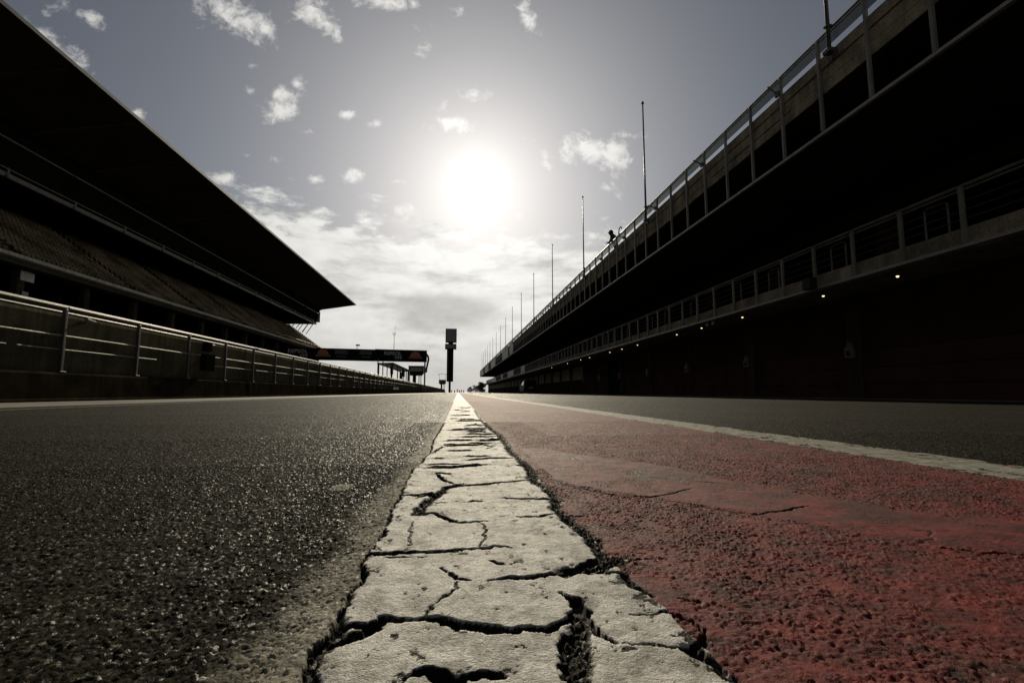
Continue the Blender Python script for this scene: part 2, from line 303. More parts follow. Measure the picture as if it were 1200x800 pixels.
def P_big(w): return w == 7                      # the broken right edge of the line
def cracks(x, y):
    """crack depth 0..1, width-scaled depth in metres, and loose rubble 0..1"""
    dep = np.zeros(x.shape, np.float32); ck = dep.copy(); rub = dep.copy(); near = dep.copy(); lift = dep.copy()
    wx = x + 0.007*(fbm(x*45, y*45, 50, 3)-0.5) + 0.004*(vnoise(x*170, y*170, 51)-0.5); wy = y + 0.010*(fbm(x*40, y*40, 60, 3)-0.5) + 0.005*(vnoise(x*170, y*170, 61)-0.5)
    wn = 0.45 + 1.1*fbm(x*60, y*60, 70, 3)
    for w, rb, pts in CRACKS + FAR:
        w = w*((0.0017 if P_big(w) else 0.0011) if rb else 0.0010); P = np.array(pts); pad = 0.04
        k = np.where((x > P[:,0].min()-pad) & (x < P[:,0].max()+pad) & (y > P[:,1].min()-pad) & (y < P[:,1].max()+pad))[0]
        if len(k) == 0: continue
        qx = wx[k]; qy = wy[k]; L = np.hypot(*(P[1:]-P[:-1]).T); tot = L.sum(); acc = 0
        best = np.full(len(k), 9.0, np.float32); bs = np.zeros(len(k), np.float32); sg = bs.copy()
        for (ax, ay), (bx, by), l in zip(P[:-1], P[1:], L):
            t = np.clip(((qx-ax)*(bx-ax)+(qy-ay)*(by-ay))/max(l*l, 1e-9), 0, 1)
            d = np.hypot(qx-ax-t*(bx-ax), qy-ay-t*(by-ay))
            u = d < best; best = np.where(u, d, best); bs = np.where(u, (acc+t*l)/tot, bs); sg = np.where(u, np.where(qy > ay+t*(by-ay), 1.0, -1.0)*(abs(bx-ax) > abs(by-ay)), sg); acc += l
        tp = np.ones(len(k)) if rb else np.clip(np.minimum(bs, 1-bs)*7, 0.3, 1)
        we = (w + 0.0032*np.clip(qy-0.8, 0, 1.5))*tp*wn[k]
        c = np.clip(1.15-best/(we*0.5+0.0006), 0, 1); c = np.clip(c*3.6, 0, 1)
        near[k] = np.maximum(near[k], np.exp(-best/0.012)*min(1, w/0.004))
        if not rb and w > 0.0025:                  # paint plates curl: the far lip of a cross crack stands a little higher
            A_ = np.clip(0.0003+0.0036*(qy-0.6), 0.0003, 0.0062)*tp
            lift[k] += np.where(sg > 0, np.exp(-np.maximum(0, best-we*0.5)/(0.02+0.04*qy))*A_, -0.25*np.exp(-best/0.03)*A_*(sg < 0))
        if rb:
            r = np.clip(1.5-best/(we*0.75), 0, 1); rub[k] = np.maximum(rub[k], r)
            dep[k] = np.maximum(dep[k], c*min(0.006, w*0.8)); ck[k] = np.maximum(ck[k], c*0.85)
        else:
            dep[k] = np.maximum(dep[k], c*min(0.0072, w*1.1)); ck[k] = np.maximum(ck[k], c)
    return ck, dep, rub, near, lift

def stones(x, y):
    wx = x + 0.003*(vnoise(x*160, y*160, 201)-0.5); wy = y + 0.003*(vnoise(x*160, y*160, 202)-0.5)
    f1, f2, r, ta = worley(wx*255, wy*255, 5, True)
    g1, g2, q, tb = worley(wx*440+7.3, wy*440, 9, True)
    a = sstep(0.0, 0.34, f2-f1)*(0.30+0.70*r) + 1.1*ta*sstep(0.0, 0.3, f2-f1)
    b = sstep(0.0, 0.38, g2-g1)*(0.25+0.75*q) + 0.9*tb*sstep(0.0, 0.3, g2-g1)
    h = np.where(r > 0.42, np.maximum(a, b*0.55), b*0.72) + 0.10*(vnoise(x*900, y*900, 203)-0.5)
    return np.clip(h, -0.1, 1.2), a, r

def fields(x, y):
    xl = np.interp(y, XLy, XLx) + 0.006*(fbm(x*0+3, y*60, 11, 3)-0.5)
    xr = np.interp(y, XRy, XRx) + 0.008*(fbm(x*0+9, y*55, 12, 3)-0.5)
    st, big, rid = stones(x, y)
    low = fbm(x*5, y*5, 21, 3)-0.5
    z = np.zeros(x.shape, np.float32); paint = z.copy()
    cls = np.zeros(x.shape, np.int8)
    tone = rid.copy()
    white = (x >= xl) & (x <= xr)
    red = (x > xr) & (x <= RED_X1 + 0.012*(fbm(x*0, y*25, 31, 3)-0.5))
    e1 = RED_X1 + 0.012*(fbm(x*0, y*25, 31, 3)-0.5); e2 = LANE_X1 + 0.012*(fbm(x*0+5, y*25, 32, 3)-0.5)
    lane = (x > e1) & (x <= e2)
    cls[white] = 1; cls[red] = 2; cls[lane] = 3
    # asphalt
    za = -0.0016 + 0.0025*st + 0.0026*(fbm(x*42, y*42, 22, 3)-0.5) + 0.003*low
    fuzzy = np.clip(1-(xl-x)/(0.02+0.085*fbm(x*9, y*9, 43, 3)**1.5), 0, 1)*(x < xl)
    pa = np.clip(np.minimum(1, fuzzy*1.2)*sstep(0.1, 0.34, st-0.12+0.7*(fbm(x*35, y*35, 41, 3)-0.5)+0.25*fuzzy), 0, 0.6)
    stray = (fbm(x*9, y*9, 42, 3) > 0.735) & (st > 0.45)
    z = za.astype(np.float32); paint = np.maximum(pa, 0.9*(np.hypot((x+0.205)/0.022, (y-0.925)/0.030) + 0.6*(fbm(x*80, y*80, 44, 3)-0.5) < 1)).astype(np.float32)
    k = np.where(fuzzy > 0)[0]
    if len(k): z[k] = z[k]*(1-0.2*fuzzy[k]) + 0.0014*fuzzy[k]
    # cracked paint plates
    k = np.where((x > -0.2) & (x < 1.1))[0]
    ck = np.zeros(x.shape, np.float32); dp = ck.copy(); rb = ck.copy(); nr = ck.copy(); lf = ck.copy()
    if len(k): ck[k], dp[k], rb[k], nr[k], lf[k] = cracks(x[k], y[k])
    gr = 0.0007*(fbm(x*190, y*190, 81, 4, 0.62)-0.5)
    zw = 0.0036 + 0.006*(fbm(x*9, y*9, 82, 3)-0.5) + gr*1.4 + 0.0016*(fbm(x*40, y*40, 83, 3)-0.5)
    zw = zw - dp + 0.0003*nr*(1-ck) + np.clip(lf, -0.003, 0.008)*(1-ck)
    zw = zw*(1-rb) + (-0.0034 + 0.0046*st + 0.004*(fbm(x*50, y*50, 85, 3)-0.5))*rb - dp*rb*0.3
    eg = np.minimum(x-xl, xr-x)
    wear = sstep(0.60, 0.74, fbm(x*28, y*28, 84, 4)) * 0.2
    chip = sstep(0.705, 0.74, fbm(x*95, y*80, 86, 5, 0.62) + 0.17*np.exp(-np.maximum(eg, 0)/0.010) + 0.06*nr)
    zw = zw - chip*(0.0012 - 0.0012*st)
    pw = np.clip((1-np.clip(ck*2.2, 0, 1))*(1-rb*(0.78-0.35*sstep(0.5, 0.9, st))) - wear - 0.5*chip, 0, 1)
    z = np.where(white, zw, z); paint = np.where(white, pw, paint)
    # red strip
    su = np.where(x < 0.75, np.interp(x, SUx, SUy), 0.5865-0.75*(x-0.75)) + 0.10*(fbm(x*14, y*14, 91, 3)-0.5)
    sl = np.where(x < 0.59, np.interp(x, SLx, SLy), 0.467-0.62*(x-0.593)) + 0.04*(fbm(x*20, y*20, 92, 3)-0.5)
    S = sstep(0, 0.05, su-y)*sstep(-0.010, 0.012, y-sl)*(x > 0.19)
    edge = np.clip(1-(x-xr)/0.055, 0, 1)*(fbm(x*18, y*18, 93, 3) > 0.44)
    wx2 = x + 0.006*(vnoise(x*90, y*90, 301)-0.5); wy2 = y + 0.006*(vnoise(x*90, y*90, 302)-0.5)
    f1, f2, rr = worley(wx2*205+3, wy2*190, 15)
    lump = sstep(0.0, 0.42, f2-f1)*(0.25+0.75*rr)
    lump = np.maximum(lump, 0.75*st)
    fill = 0.40 + 0.6*(fbm(x*24, y*24, 94, 3)-0.5)
    lump = np.maximum(lump, fill)
    zr = -0.0015 + 0.0034*lump + 0.0020*(fbm(x*50, y*50, 98, 3)-0.5) + 0.004*low + gr
    smooth = np.maximum(S*(0.55+0.45*sstep(0.35, 0.6, fbm(x*30, y*30, 99, 3))), edge*0.75)
    zs = 0.0016 + 0.003*low + gr*0.9 + 0.0022*(fbm(x*22, y*22, 95, 3)-0.5)
    zr = zr*(1-smooth) + zs*smooth - dp*0.7
    zr = zr*(1-rb) + (-0.0034+0.0046*st)*rb
    pit = sstep(0.26, 0.44, lump + 0.5*(fbm(x*60, y*60, 96, 3)-0.5))
    pr_ = np.clip(np.maximum(0.4+0.6*pit, smooth) - ck - 0.8*rb - 0.45*sstep(0.56, 0.7, fbm(x*13, y*13, 97, 4)), 0, 1)
    z = np.where(red, zr, z); paint = np.where(red, pr_, paint)
    # second white line: thinner paint, broken edges
    ed = np.minimum(x-e1, e2-x)
    fx = fbm(x*60, y*26, 101, 5, 0.6)
    brk = sstep(0.64, 0.70, fx + 0.17*np.exp(-ed/0.02))
    zl = 0.0022 + 0.003*low + gr*1.2 + 0.0022*(fbm(x*22, y*22, 102, 3)-0.5) - brk*0.0022
    z = np.where(lane, zl, z); paint = np.where(lane, np.clip(1-brk*1.2-wear, 0, 1), paint)
    return z.astype(np.float32), paint.astype(np.float32), tone.astype(np.float32), cls

ACC = {c: [[], [], [], [], 0] for c in range(8)}         # verts, faces, paint, tone, count
def add_mesh(c, V, F, p, t):
    a = ACC[c]; a[0].append(V); a[1].append(F + a[4]); a[2].append(p); a[3].append(t); a[4] += len(V)
def patch(x0, x1, y0, y1, dx, dy):
    nx = max(2, int(round((x1-x0)/dx))+1); ny = max(2, int(round((y1-y0)/dy))+1)
    gx, gy = np.meshgrid(np.linspace(x0, x1, nx), np.linspace(y0, y1, ny))
    x = gx.ravel(); y = gy.ravel()
    z = np.empty(len(x), np.float32); p = z.copy(); t = z.copy(); c = np.empty(len(x), np.int8)
    for i in range(0, len(x), 300000):
        s = slice(i, i+300000); z[s], p[s], t[s], c[s] = fields(x[s], y[s])
    idx = np.arange(nx*ny).reshape(ny, nx)
    F = np.stack([idx[:-1,:-1], idx[:-1,1:], idx[1:,1:], idx[1:,:-1]], -1).reshape(-1, 4)
    V = np.stack([x, y, z], -1)
    fc = c[F[:,0]]
    for k in np.unique(fc):
        f = F[fc == k]; u, inv = np.unique(f, return_inverse=True)
        add_mesh(int(k), V[u], inv.reshape(-1, 4), p[u], t[u])
def quad(c, x0, x1, y0, y1, z=0.0, paint=1.0):
    V = np.array([(x0,y0,z),(x1,y0,z),(x1,y1,z),(x0,y1,z)], float)
    add_mesh(c, V, np.array([[0,1,2,3]]), np.full(4, paint, np.float32), np.full(4, 0.5, np.float32))

WL, WR = -0.24, 0.36
patch(WL, WR, 0.20, 1.20, 0.0014, 0.0014)
patch(WL, WR, 1.20, 2.80, 0.0018, 0.0024)
patch(WL, WR, 2.80, 9.00, 0.004, 0.009)
patch(-1.40, WL, 0.20, 1.20, 0.0015, 0.0017)
patch(WR, 1.60, 0.20, 1.20, 0.0016, 0.0018)
patch(-2.1, WL, 1.20, 1.90, 0.0020, 0.0024)
patch(WR, 2.2, 1.20, 1.90, 0.0020, 0.0024)
patch(-3.1, WL, 1.90, 2.80, 0.0029, 0.0036)
patch(WR, 3.2, 1.90, 2.80, 0.0030, 0.0036)
patch(-4.36, WL, 2.80, 4.00, 0.0040, 0.0052)
patch(WR, 4.4, 2.80, 4.00, 0.0042, 0.0054)
patch(-4.36, WL, 4.00, 6.20, 0.0060, 0.0085)
patch(WR, 5.6, 4.00, 6.20, 0.0070, 0.0090)
patch(-4.36, WL, 6.20, 9.00, 0.009, 0.0125)
patch(WR, 5.6, 6.20, 9.00, 0.012, 0.014)
YF = 320.0
BANDS = [(0, -4.36, -0.09, 0), (1, -0.09, 0.155, 1), (2, 0.155, RED_X1, 1), (3, RED_X1, LANE_X1, 1), (0, LANE_X1, 9.6, 0)]
def fill(x0, x1, y0, y1):
    for c, a, b, p in BANDS:
        a2 = max(a, x0); b2 = min(b, x1)
        if b2 > a2: quad(c, a2, b2, y0, y1, 0.0, p)
fill(-4.36, 9.6, 9.0, YF); fill(-4.36, 9.6, -14, 0.20)
fill(-4.36, -1.40, 0.20, 1.20); fill(1.60, 9.6, 0.20, 1.20)
fill(-4.36, -2.1, 1.20, 1.90); fill(2.2, 9.6, 1.20, 1.90); fill(-4.36, -3.1, 1.90, 2.80); fill(3.2, 9.6, 1.90, 2.80); fill(4.4, 9.6, 2.80, 4.0); fill(5.6, 9.6, 4.0, 9.0)
quad(4, -4.44, -4.36, -14, YF)                   # thin edge line
quad(0, -5.0, -4.44, -14, YF, 0.0, 0.0)          # asphalt between the edge line and the apron
quad(5, -7.6, -5.0, -14, YF)                     # concrete apron at the foot of the pit wall
quad(6, 9.6, 12.2, -14, YF)                      # concrete apron before the garages

def ground_obj(c, name, m, label, cat):
    V = np.concatenate(ACC[c][0]); F = np.concatenate(ACC[c][1])
    me = bpy.data.meshes.new(name)
    me.vertices.add(len(V)); me.vertices.foreach_set('co', V.astype(np.float32).ravel())
    me.loops.add(F.size); me.polygons.add(len(F))
    me.loops.foreach_set('vertex_index', F.astype(np.int32).ravel())
    me.polygons.foreach_set('loop_start', np.arange(0, F.size, 4, dtype=np.int32))
    me.polygons.foreach_set('loop_total', np.full(len(F), 4, np.int32))
    me.update(calc_edges=True)
    me.polygons.foreach_set('use_smooth', np.ones(len(F), bool))
    for nm, k in (('paint', 2), ('tone', 3)):
        at = me.attributes.new(nm, 'FLOAT', 'POINT'); at.data.foreach_set('value', np.concatenate(ACC[c][k]).astype(np.float32))
    me.materials.append(m)
    o = bpy.data.objects.new(name, me); col.objects.link(o)
    return tag(o, label, cat, kind='structure')

def ground_mat(name, kind):
    m, t, p = base_mat(name)
    g = t.new('ShaderNodeNewGeometry').outputs['Position']
    pa = t.new('ShaderNodeAttribute', attribute_name='paint').outputs['Fac']
    vo = t.new('ShaderNodeTexVoronoi'); t.l.new(g, vo.inputs['Vector']); vo.inputs['Scale'].default_value = 270
    cell = t.new('ShaderNodeSeparateColor'); t.l.new(vo.outputs['Color'], cell.inputs[0])
    r1 = cell.outputs[0]; r2 = cell.outputs[1]
    n_f = t.noise(g, 420, 3, 0.6); n_m = t.noise(g, 28, 4, 0.6); n_l = t.noise(g, 1.3, 4, 0.6)
    # bitumen with pale and brown chips
    stone = t.mix(t.ramp(r1, 0.55, 1.0), (0.0084, 0.0069, 0.0036), (0.036, 0.029, 0.0145))
    stone = t.mix(t.ramp(r2, 0.9, 0.97), stone, (0.085, 0.074, 0.048))
    stone = t.mix(t.math('MULTIPLY', t.ramp(n_l, 0.4, 0.7), 0.4), stone, (0.012, 0.0108, 0.0085))
    if kind == 'white':
        w = t.mix(t.ramp(t.math('ADD', t.math('MULTIPLY', n_m, 0.6), t.math('MULTIPLY', t.noise(g, 95, 4, 0.65), 0.4)), 0.36, 0.62), (0.21, 0.205, 0.178), (0.63, 0.625, 0.59))
        w = t.mix(t.math('MULTIPLY', t.ramp(n_f, 0.35, 0.7), 0.35), w, (0.30, 0.27, 0.215))
        mp = t.new('ShaderNodeMapping'); t.l.new(g, mp.inputs[0]); mp.inputs['Scale'].default_value = (60, 9, 1)
        w = t.mix(t.math('MULTIPLY', t.ramp(t.noise(mp.outputs[0], 1.0, 4, 0.6), 0.5, 0.75), 0.35), w, (0.27, 0.245, 0.2))
        vc = t.new('ShaderNodeTexVoronoi'); vc.feature = 'DISTANCE_TO_EDGE'; vc.inputs['Scale'].default_value = 17
        wc = t.new('ShaderNodeTexNoise'); wc.inputs['Scale'].default_value = 55; wc.inputs['Detail'].default_value = 4; t.l.new(g, wc.inputs['Vector'])
        t.l.new(t.vmath('ADD', g, t.vmath('MULTIPLY', wc.outputs['Color'], (0.025, 0.025, 0.0))), vc.inputs['Vector'])
        hair = t.math('MULTIPLY', t.ramp(vc.outputs['Distance'], 0.022, 0.008), t.ramp(t.noise(g, 9, 3), 0.52, 0.64))
        w = t.mix(t.math('MULTIPLY', hair, 0.75), w, (0.04, 0.035, 0.028))
        speck = t.ramp(t.noise(g, 260, 3, 0.6), 0.60, 0.68)
        w = t.mix(t.math('MULTIPLY', speck, 0.55), w, (0.09, 0.08, 0.06))
        rp = 0.68
    elif kind == 'lane':
        w = t.mix(t.ramp(n_m, 0.3, 0.7), (0.16, 0.15, 0.12), (0.30, 0.288, 0.245)); rp = 0.72
    elif kind == 'red':
        w = t.mix(t.ramp(n_m, 0.28, 0.72), (0.060, 0.0085, 0.0078), (0.165, 0.020, 0.0175))
        w = t.mix(t.math('MULTIPLY', t.ramp(t.noise(g, 5.5, 5, 0.65), 0.5, 0.75), 0.5), w, (0.05, 0.024, 0.018)); rp = 0.80
    else:
        w = t.mix(t.ramp(n_m, 0.3, 0.7), (0.25, 0.23, 0.18), (0.50, 0.47, 0.39)); rp = 0.72
    mt_ = t.new('ShaderNodeMapping'); t.l.new(g, mt_.inputs[0]); mt_.inputs['Scale'].default_value = (5.0, 0.12, 1)
    stone = t.mix(t.math('MULTIPLY', t.ramp(t.noise(mt_.outputs[0], 1.0, 5, 0.6), 0.45, 0.7), 0.45), stone, (0.006, 0.0055, 0.004))
    if kind == 'white': pa = t.ramp(pa, 0.62, 0.9)
    stone = t.mix(t.ramp(t.noise(g, 48, 3, 0.6), 0.38, 0.62), stone, tuple(v for v in (0.55, 0.55, 0.55)), 'MULTIPLY')
    cc = t.mix(pa, stone, w)
    t.l.new(cc, p.inputs['Base Color'])
    rs = t.ramp(r2, 0.70, 0.98, 0.86, 0.48)
    t.put(p.inputs['Roughness'], t.math('ADD', t.math('MULTIPLY', t.math('SUBTRACT', 1.0, pa), rs), t.math('MULTIPLY', pa, t.ramp(n_f, 0.2, 0.8, rp-0.1, rp+0.12))))
    if kind == 'asphalt': t.put(p.inputs['Specular IOR Level'], t.ramp(r2, 0.70, 0.97, 0.05, 0.19))
    else: p.inputs['Specular IOR Level'].default_value = {'white': 0.23, 'lane': 0.12, 'red': 0.22}[kind]
    sep = t.new('ShaderNodeSeparateXYZ'); t.l.new(g, sep.inputs[0])
    # grain finer than the modelled stones; beyond the modelled foreground the stones themselves are bump
    vb = t.new('ShaderNodeTexVoronoi'); t.l.new(g, vb.inputs['Vector']); vb.inputs['Scale'].default_value = 120
    farb = t.math('MULTIPLY', t.ramp(sep.outputs[1], 2.4, 6.0, 0.0, 2.2 if kind == 'asphalt' else 1.0), t.math('SUBTRACT', 1.0, vb.outputs['Distance']))
    n_g = t.noise(g, 950, 2, 0.6)
    hgt = t.math('ADD', t.math('ADD', t.math('MULTIPLY', n_f, 0.55), t.math('MULTIPLY', n_g, 0.45)), farb)
    b = t.new('ShaderNodeBump'); b.inputs['Strength'].default_value = 1.0; b.inputs['Distance'].default_value = {'white': 0.0024, 'lane': 0.002, 'red': 0.0013, 'asphalt': 0.0012}[kind]
    t.l.new(hgt, b.inputs['Height'])
    t.l.new(b.outputs[0], p.inputs['Normal'])
    return m
M['pit_asphalt'] = ground_mat('pit_asphalt', 'asphalt')
M['line_paint'] = ground_mat('line_paint', 'white')
M['lane_paint'] = ground_mat('lane_paint', 'lane')
M['red_paint'] = ground_mat('red_paint', 'red')
ground_obj(0, 'pit_lane', M['pit_asphalt'], 'dark coarse asphalt of the pit lane on both sides of the painted lines', 'pit lane')
ground_obj(1, 'painted_line', M['line_paint'], 'wide white painted line broken into cracked plates, running ahead from the camera', 'painted line')
ground_obj(2, 'painted_strip', M['red_paint'], 'worn dark red painted strip right of the cracked white line', 'painted strip')
ground_obj(3, 'painted_line', M['lane_paint'], 'dull grey white line on the far edge of the red strip', 'painted line')
ground_obj(4, 'painted_line', M['lane_paint'], 'thin pale line on the asphalt beside the pit wall', 'painted line')
ground_obj(5, 'pavement', M['apron'], 'narrow concrete apron along the foot of the pit wall', 'apron')
ground_obj(6, 'pavement', M['apron'], 'concrete apron before the garage doors', 'apron')

g = MB(); g.add([(-4000,-400,-0.06),(4000,-400,-0.06),(4000,7000,-0.06),(-4000,7000,-0.06)], [(0,1,2,3)])
tag(g.build('ground', M['earth']), 'dull brown open ground reaching to the horizon', 'ground', kind='structure')
g = MB(); g.add([(-36.0,-60,-0.03),(-7.9,-60,-0.03),(-7.9,600,-0.03),(-36.0,600,-0.03)], [(0,1,2,3)])
tag(g.build('road', M['track']), 'grey racing track between the pit wall and the grandstand', 'race track', kind='structure')
g = MB(); g.add([(-7.7,YF,-0.02),(12,YF,-0.02),(12,700,-0.02),(-7.7,700,-0.02)], [(0,1,2,3)])
tag(g.build('road', M['track']), 'far end of the pit lane running on to the horizon', 'road', kind='structure')
# ------------------------------------------------------------------ pit wall (left)
PX = -7.5
pw = thing('pit_wall', (PX, 10, 0), 'long low concrete pit wall with railings and posts, left of the pit lane', 'pit wall')
YW0, YW1 = -12.0, 278.0
g = MB()
y = YW0
while y < YW1:                                      # cast base blocks with slightly different faces
    L = 4.3 if y < 80 else 12.9
    dx = random.uniform(-0.02, 0.02)
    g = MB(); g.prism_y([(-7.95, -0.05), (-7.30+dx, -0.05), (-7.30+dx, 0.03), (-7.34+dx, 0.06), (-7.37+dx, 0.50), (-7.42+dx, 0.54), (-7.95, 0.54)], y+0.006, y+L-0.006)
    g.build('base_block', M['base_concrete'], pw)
    y += L
y = YW0
k = 0
while y < YW1:
    L = 2.15*2 if y < 90 else 8.6
    dx = random.uniform(-0.012, 0.012)
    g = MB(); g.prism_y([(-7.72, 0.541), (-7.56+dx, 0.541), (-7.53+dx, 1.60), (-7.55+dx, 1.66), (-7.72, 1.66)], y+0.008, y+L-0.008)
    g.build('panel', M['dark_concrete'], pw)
    y += L
def rail(z, x, r, segs, name, m):
    g = MB()
    for a, b in segs:
        g = MB(); g.tube([(x, a, z), (x, b, z)], r, 8); g.build(name, m, pw)
rail(1.775, -7.46, 0.027, [(YW0, 10.02), (10.06, 18.55), (18.95, 60), (60.1, YW1)], 'rail', M['galv'])
rail(1.70, -7.60, 0.026, [(YW0, YW1)], 'rail', M['dull_steel'])
rail(1.86, -7.78, 0.030, [(YW0, YW1)], 'rail', M['dull_steel'])
rail(1.235, -7.46, 0.019, [(YW0, 16.2), (16.5, 23), (23.2, 120)], 'rail', M['galv'])
rail(0.975, -7.47, 0.015, [(YW0, 8.85), (9.05, 12.9), (15.2, 18.6), (18.9, 24.9), (27.3, 33.4), (35.6, 60)], 'rail', M['galv'])
g = MB(); g.box(-7.50, -7.43, 9.97, 10.03, 0.56, 1.745); g.box(-7.56, -7.40, 9.93, 10.07, 0.545, 0.565)
post = g.build('post', M['dull_steel'], pw, bevel=0.008)
for k in range(-8, 92):
    if k: copy_part(post, (0, 2.15*k, 0), pw)
g = MB()
for y in np.arange(YW0, 140, 0.5): g.tube([(-7.78, y, 1.55), (-7.78, y, 1.86)], 0.012, 5)
for z in (1.60, 1.66, 1.72, 1.79): g.tube([(-7.78, YW0, z), (-7.78, YW1, z)], 0.008, 5)
o = g.build('mesh_guard', M['dull_steel'], pw)

t = thing('control_box', (-7.4, 15.05, 0.9), 'dark electrical box with a bent pipe mounted on the pit wall', 'electrical box')
g = MB(); g.box(-7.42, -7.27, 14.86, 15.42, 0.80, 1.28); g.build('box', M['void'], t, bevel=0.012)
g = MB(); g.box(-7.44, -7.29, 14.96, 15.24, 1.36, 1.62); g.build('switch', M['void'], t, bevel=0.012)
g = MB(); g.tube([(-7.33, 15.22, 1.28), (-7.33, 15.22, 1.52), (-7.33, 15.30, 1.58), (-7.33, 15.44, 1.58)], 0.022, 8); g.build('pipe', M['galv'], t)
t = thing('wall_lamp', (-7.4, 10.3, 1.5), 'small pale lamp bracketed near the top of the pit wall', 'lamp')
g = MB(); g.box(-7.54, -7.40, 10.44, 10.48, 1.52, 1.56); g.tube([(-7.42, 10.46, 1.54), (-7.34, 10.46, 1.60)], 0.014, 8); g.build('bracket', M['dull_steel'], t)
g = MB(); g.tube([(-7.37, 10.40, 1.60), (-7.33, 10.58, 1.57)], 0.045, 10, 0.035); g.build('housing', M['galv'], t)
t = thing('wall_sign', (-7.3, 59, 0.6), 'pale blank plate on the base of the pit wall below the shelter', 'sign')
g = MB(); g.box(-7.395, -7.375, 56.6, 61.8, 0.28, 0.76); g.build('plate', M['pale_panel'], t)
g = MB(); g.box(-7.40, -7.36, 56.5, 61.9, 0.761, 0.80); g.build('frame', M['dull_steel'], t)

# ------------------------------------------------------------------ pit wall shelter and poles
for i, y in enumerate((50.7, 54.0, 57.2)):
    g = MB(); g.tube([(-8.2, y, 0), (-8.2, y, 3.5)], 0.055, 8, 0.05); g.box(-8.3, -8.1, y-0.1, y+0.1, -0.03, 0.02); g.sphere((-8.2, y, 3.5), 0.07)
    tag(g.build('steel_pole', M['dull_steel']), ORD[i].replace('nearest', 'first').capitalize() + ' bare steel pole before the shelter behind the pit wall, counted from the camera', 'pole', 'bare poles behind the pit wall')
t = thing('pit_shelter', (-8.6, 72, 0), 'flat-roofed open steel shelter standing behind the pit wall', 'shelter')
g = MB(); g.prism_y([(-9.9, 3.60), (-8.0, 3.66), (-7.95, 3.80), (-9.9, 3.74)], 60.5, 83.5); g.build('roof', M['black_steel'], t, bevel=0.01)
g = MB(); g.tube([(-8.15, 61, -0.03), (-8.15, 61, 3.62)], 0.07, 8); sp = g.build('post', M['black_steel'], t)
for yy_ in (66.5, 72.0, 77.5, 82.8): copy_part(sp, (0, yy_-61, 0), t)
for yy_ in (61, 72.0, 82.8): copy_part(sp, (-1.6, yy_-61, 0), t)
g = MB(); g.prism_y([(-9.8, -0.03), (-8.05, -0.03), (-8.05, 0.95), (-9.8, 0.95)], 60.8, 83.2); g.build('platform', M['base_concrete'], t)
g = MB(); g.box(-8.35, -8.10, 81.3, 83.1, 0.95, 3.6); g.build('end_panel', M['sign_grey'], t)
g = MB(); g.box(-9.2, -8.4, 72.5, 82.0, 0.95, 1.95); g.build('desk', M['black_steel'], t, bevel=0.03)
for i, (yy_, h) in enumerate(((64.5, 2.6), (75.0, 2.35), (78.5, 2.7))):
    g = MB(); z0 = 1.95 if yy_ > 72.5 else 0.95
    g.box(-8.75, -8.55, yy_-0.7, yy_+0.7, h-0.1, h+0.85); g.tube([(-8.65, yy_, z0-0.01), (-8.65, yy_, h)], 0.06, 8); g.box(-8.9, -8.4, yy_-0.3, yy_+0.3, z0-0.005, z0+0.03)
    tag(g.build('monitor', M['black_steel'], None, bevel=0.02), ('black screen on a tall stand at the near end of the pit wall shelter', 'lower black screen on the desk inside the pit wall shelter', 'taller black screen on the desk near the far end of the shelter')[i], 'monitor', 'screens in the shelter')

def hut(y, label, sc=1.0, arch=False):
    t = thing('marshal_hut', (-8.3, y, 0), label, 'marshal hut', 'raised huts behind the pit wall')
    xc = -8.35
    w = 1.45*sc; b = 3.45*sc; h = 1.85*sc
    pr = [(xc-w*0.72, b), (xc+w*0.72, b), (xc+w, b+0.45*sc), (xc+w, b+h), (xc-w, b+h), (xc-w, b+0.45*sc)]
    g = MB(); g.prism_y(pr, y-0.9, y+0.9); g.build('cabin', M['sign_grey'] if False else M['black_steel'], t, bevel=0.04)
    g = MB(); g.box(xc-w-0.06, xc+w+0.06, y-1.0, y+1.0, b+h, b+h+0.08*sc); g.build('roof', M['dull_steel'], t)
    g = MB(); g.box(xc-w*0.84, xc+w*0.84, y-0.93, y-0.902, b+h*0.45, b+h*0.88); g.build('window', M['dark_glass'], t)
    g = MB(); g.tube([(xc-0.35*sc, y, -0.03), (xc-0.35*sc, y, b)], 0.34*sc, 12); g.build('leg', M['black_steel'], t)
    g = MB(); g.tube([(xc+0.55*sc, y, -0.03), (xc+0.55*sc, y, b)], 0.07*sc, 8); g.build('ladder_rail', M['black_steel'], t)
    g = MB(); g.tube([(xc+0.95*sc, y, -0.03), (xc+0.95*sc, y, b)], 0.06*sc, 8)
    for k in range(9): g.tube([(xc+0.55*sc, y, 0.4+k*0.35*sc), (xc+0.95*sc, y, 0.4+k*0.35*sc)], 0.03*sc, 5)
    g.build('ladder_rail', M['black_steel'], t)
    if arch:
        g = MB(); g.tube([(xc+2.0*math.cos(a)*sc, y, b+h+2.2+1.1*math.sin(a)) for a in np.linspace(0.25, math.pi-0.25, 12)], 0.10, 6)
        g.tube([(xc-1.2*sc, y, b+h), (xc-1.2*sc, y, b+h+3.05)], 0.07, 6); g.tube([(xc+1.2*sc, y, b+h), (xc+1.2*sc, y, b+h+3.05)], 0.07, 6)
        g.build('canopy', M['dull_steel'], t)
    return t
hut(98.0, 'dark raised hut on a thick leg just right of the gantry post')
hut(258.0, 'small distant raised hut with an arched canopy left of the timing tower', 1.25, True)

